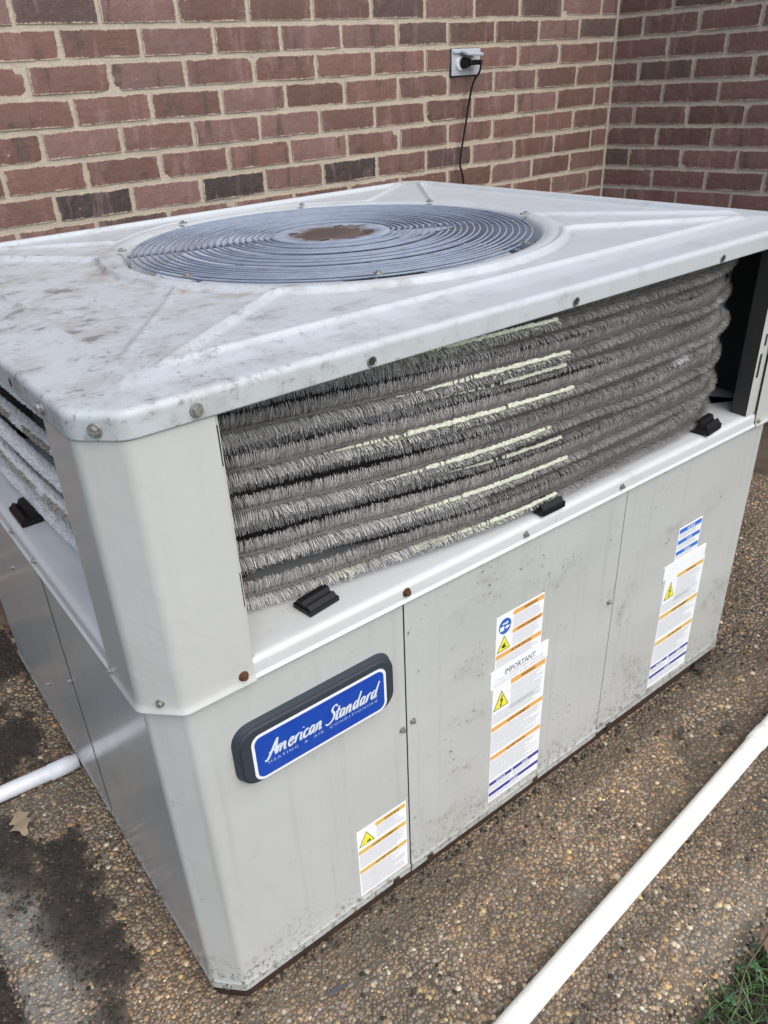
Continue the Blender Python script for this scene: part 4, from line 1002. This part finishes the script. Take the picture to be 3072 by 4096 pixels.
band(s, 1.0035, 1.1330, .0530, .0605, M['navy'], 'AVISO', M['label'], Y1, tx=1.0550, hw=.021); fine(1.0050, 1.126, .0495, .034, s, Y1, .0038)
s = sticker(.9925, 1.1290, .3045, .3340, -.0018)
# lower left label
Y0 = -.0006; Y1 = Y0 - .0003
s = sticker(.2525, .3500, .0240, .1765, Y0)
band(s, .2890, .3480, .1650, .1735, M['amber'], 'WARNING', M['ink_brown'], Y1, tx=.3060, hw=.030); fine(.2905, .345, .1625, .138, s, Y1)
tri(.2705, .1400, .030, .0285, Y1, s, 'hot')
band(s, .2540, .3485, .1240, .1325, M['amber'], 'AVERTISSEMENT', M['ink_brown'], Y1, tx=.2800, hw=.052); fine(.2555, .345, .121, .091, s, Y1)
band(s, .2540, .3490, .0790, .0870, M['amber'], 'ADVERTENCIA', M['ink_brown'], Y1, tx=.2840, hw=.046); fine(.2555, .345, .076, .030, s, Y1)

# ------------------------------------------------------------------ pipes
def pipe_line(P, Q, ext0, ext1, r, name, label, m, coup, cat='pipe'):
    P, Q = Vector(P), Vector(Q); d = (Q - P).normalized(); A = P - d * ext0; B = Q + d * ext1
    root = empty(name, A); tag(root, label, cat); L = (B - A).length; n = 60
    pts = [(A + d * (L * i / n)) - A + Vector((0, 0, .0012 * math.sin(i * .22))) for i in range(n + 1)]
    tube('pipe_run', pts, r, m, root, 28)
    for dist in coup:
        c = A + d * dist - A; q = [c + d * t for t in (0, .001, .045, .046)]
        tube('coupling', q, [r * .98, r * 1.10, r * 1.10, r * .98], m, root, 28)
    return root
pipe_line((.33, -.2716, ZG + .0175), (1.12, -.2031, ZG + .0175), .75, 2.2, .0172, 'drain_pipe', 'long cream plastic pipe lying on the slab in front of the unit', M['pvc'], [1.487])
pipe_line((-.003, .6250, ZG + .0167), (-.155, .6355, ZG + .0167), .0, 1.3, .0155, 'white_pipe', 'short white plastic pipe running left from the side of the unit', M['pvc_white'], [.012])

# ------------------------------------------------------------------ leaves, weeds
def leaf_me(name, L, Wd, lobes, m, curl=.2, seed=1):
    r = random.Random(seed); n = 18; V = []; 
    for i in range(n + 1):
        t = i / n; w = Wd * .5 * math.sin(math.pi * min(1, t * .93 + .05)) ** .8 * (1 - .5 * abs(math.sin(lobes * math.pi * t)) ** 1.0 * (1 if lobes else 0)); w *= r.uniform(.85, 1.1)
        z = curl * L * (.25 * math.sin(t * 3) + .12 * math.sin(t * 9 + 1))
        V += [(t * L, -w, z + curl * w * .8), (t * L, 0, z), (t * L, w, z + curl * w * 1.1)]
    F = [(3 * i + a, 3 * i + 3 + a, 3 * i + 4 + a, 3 * i + 1 + a) for i in range(n) for a in (0, 1)]
    k = len(V); V += [(-.25 * L, 0, .02 * L), (-.25 * L, .0012, .02 * L), (0, .0012, 0)]; F.append((k, 1, k + 2, k + 1))
    me = pyme(name, V, F, m, True); return me
o = link('dead_leaf', leaf_me('dead_leaf', .072, .050, 3, M['dryleaf'], .22, 3)); o.location = (-.140, .575, ZG + .012); o.rotation_euler = (R_(8), R_(-6), R_(-92)); tag(o, 'pale dry oak leaf lying on the slab left of the unit', 'leaf')
o = link('dead_leaf', leaf_me('dead_leaf', .055, .040, 0, M['brownleaf'], .35, 5)); o.location = (.700, -.445, -.035); o.rotation_euler = (R_(20), R_(-15), R_(35)); tag(o, 'curled brown leaf in the grass at the bottom right', 'leaf')
o = link('feather', leaf_me('feather', .045, .010, 6, mat('grey_feather', (.07, .07, .08), .7), .1, 8)); o.location = (.128, -.070, ZG + .006); o.rotation_euler = (0, 0, R_(-12)); tag(o, 'small grey feather lying on the pebbles by the near corner', 'feather')
o = tube('twig', smooth_path([(.60, -.450, -.045), (.65, -.432, -.024), (.70, -.428, -.018), (.78, -.420, -.006)], 8), .0011, M['brownleaf']); tag(o, 'thin dry twig leaning out of the grass onto the slab edge', 'twig')
M['scrap'] = rust_material('blackened_leaf', (.018, .015, .013), (.05, .04, .032), 90)
for (x, y, a, L, lab) in ((.975, -.100, 20, .034, 'blackened leaf scrap between the unit and the pipe, nearest the big middle label'), (1.180, -.028, 70, .042, 'blackened leaf scrap lying right at the far foot of the unit'), (1.085, -.160, 140, .030, 'small blackened leaf scrap close beside the pipe coupling')):
    o = link('leaf_scrap', leaf_me('leaf_scrap', L, L * .55, 2, M['scrap'], .4, int(a))); o.location = (x, y, ZG + .007); o.rotation_euler = (R_(10), R_(-8), R_(a)); tag(o, lab, 'leaf', 'blackened leaf scraps on the slab')
# low weeds beyond the slab edge
def weeds():
    n = 7000; x = .30 + 1.5 * rng.random(n); y = PAD_Y0 - .004 - .42 * rng.random(n) ** 1.1; V = []; F = []; T_ = []
    for i in range(n):
        a = rng.random() * 6.28; L = .022 + .045 * rng.random(); w = .0011 + .0012 * rng.random(); z = float(soil_near(np.array([x[i]]), np.array([y[i]]))[0]); b = len(V)
        lean = .3 + .9 * rng.random(); c, s = math.cos(a), math.sin(a)
        for k in range(4):
            t = k / 3; ww = w * (1 - t * .9); px = x[i] + c * L * lean * t * t; py = y[i] + s * L * lean * t * t; pz = z + L * (t - .35 * t * t * lean)
            V += [(px - s * ww, py + c * ww, pz), (px + s * ww, py - c * ww, pz)]
        F += [(b + 2 * k, b + 2 * k + 1, b + 2 * k + 3, b + 2 * k + 2) for k in range(3)]
        g = .6 + 1.3 * rng.random(); T_ += [(.070 * g, .125 * g, .040 * g)] * 8
    m_ = 1400; cx = .30 + 1.5 * rng.random(m_); cy = PAD_Y0 - .002 - .42 * rng.random(m_)
    for i in range(m_):       # clover-like leaflets on short stalks
        z = float(soil_near(np.array([cx[i]]), np.array([cy[i]]))[0]) + .014 + .035 * rng.random(); r = .0020 + .0036 * rng.random(); g = .35 + .8 * rng.random(); yel = rng.random() < .03
        for q in range(3):
            a = q * 2.094 + rng.random() * .5; b = len(V); px, py = cx[i] + r * math.cos(a), cy[i] + r * math.sin(a); tz = .3 * (rng.random() - .5)
            for k in range(6):
                th = k * math.pi / 3; V.append((px + r * .9 * math.cos(th), py + r * .9 * math.sin(th), z + r * tz * math.cos(th - a) + .001 * (k % 2)))
            F.append(tuple(range(b, b + 6))); T_ += [((.30, .36, .04) if yel else (.050 * g, .13 * g, .052 * g))] * 6
    me = bpy.data.meshes.new('grass'); me.from_pydata(V, [], F); me.update(); a = me.color_attributes.new('tint', 'FLOAT_COLOR', 'POINT')
    a.data.foreach_set('color', np.c_[np.array(T_), np.ones(len(V))].astype(np.float32).ravel()); me.materials.append(M['leafy'])
    tag(link('grass', me), kind='stuff')
weeds()
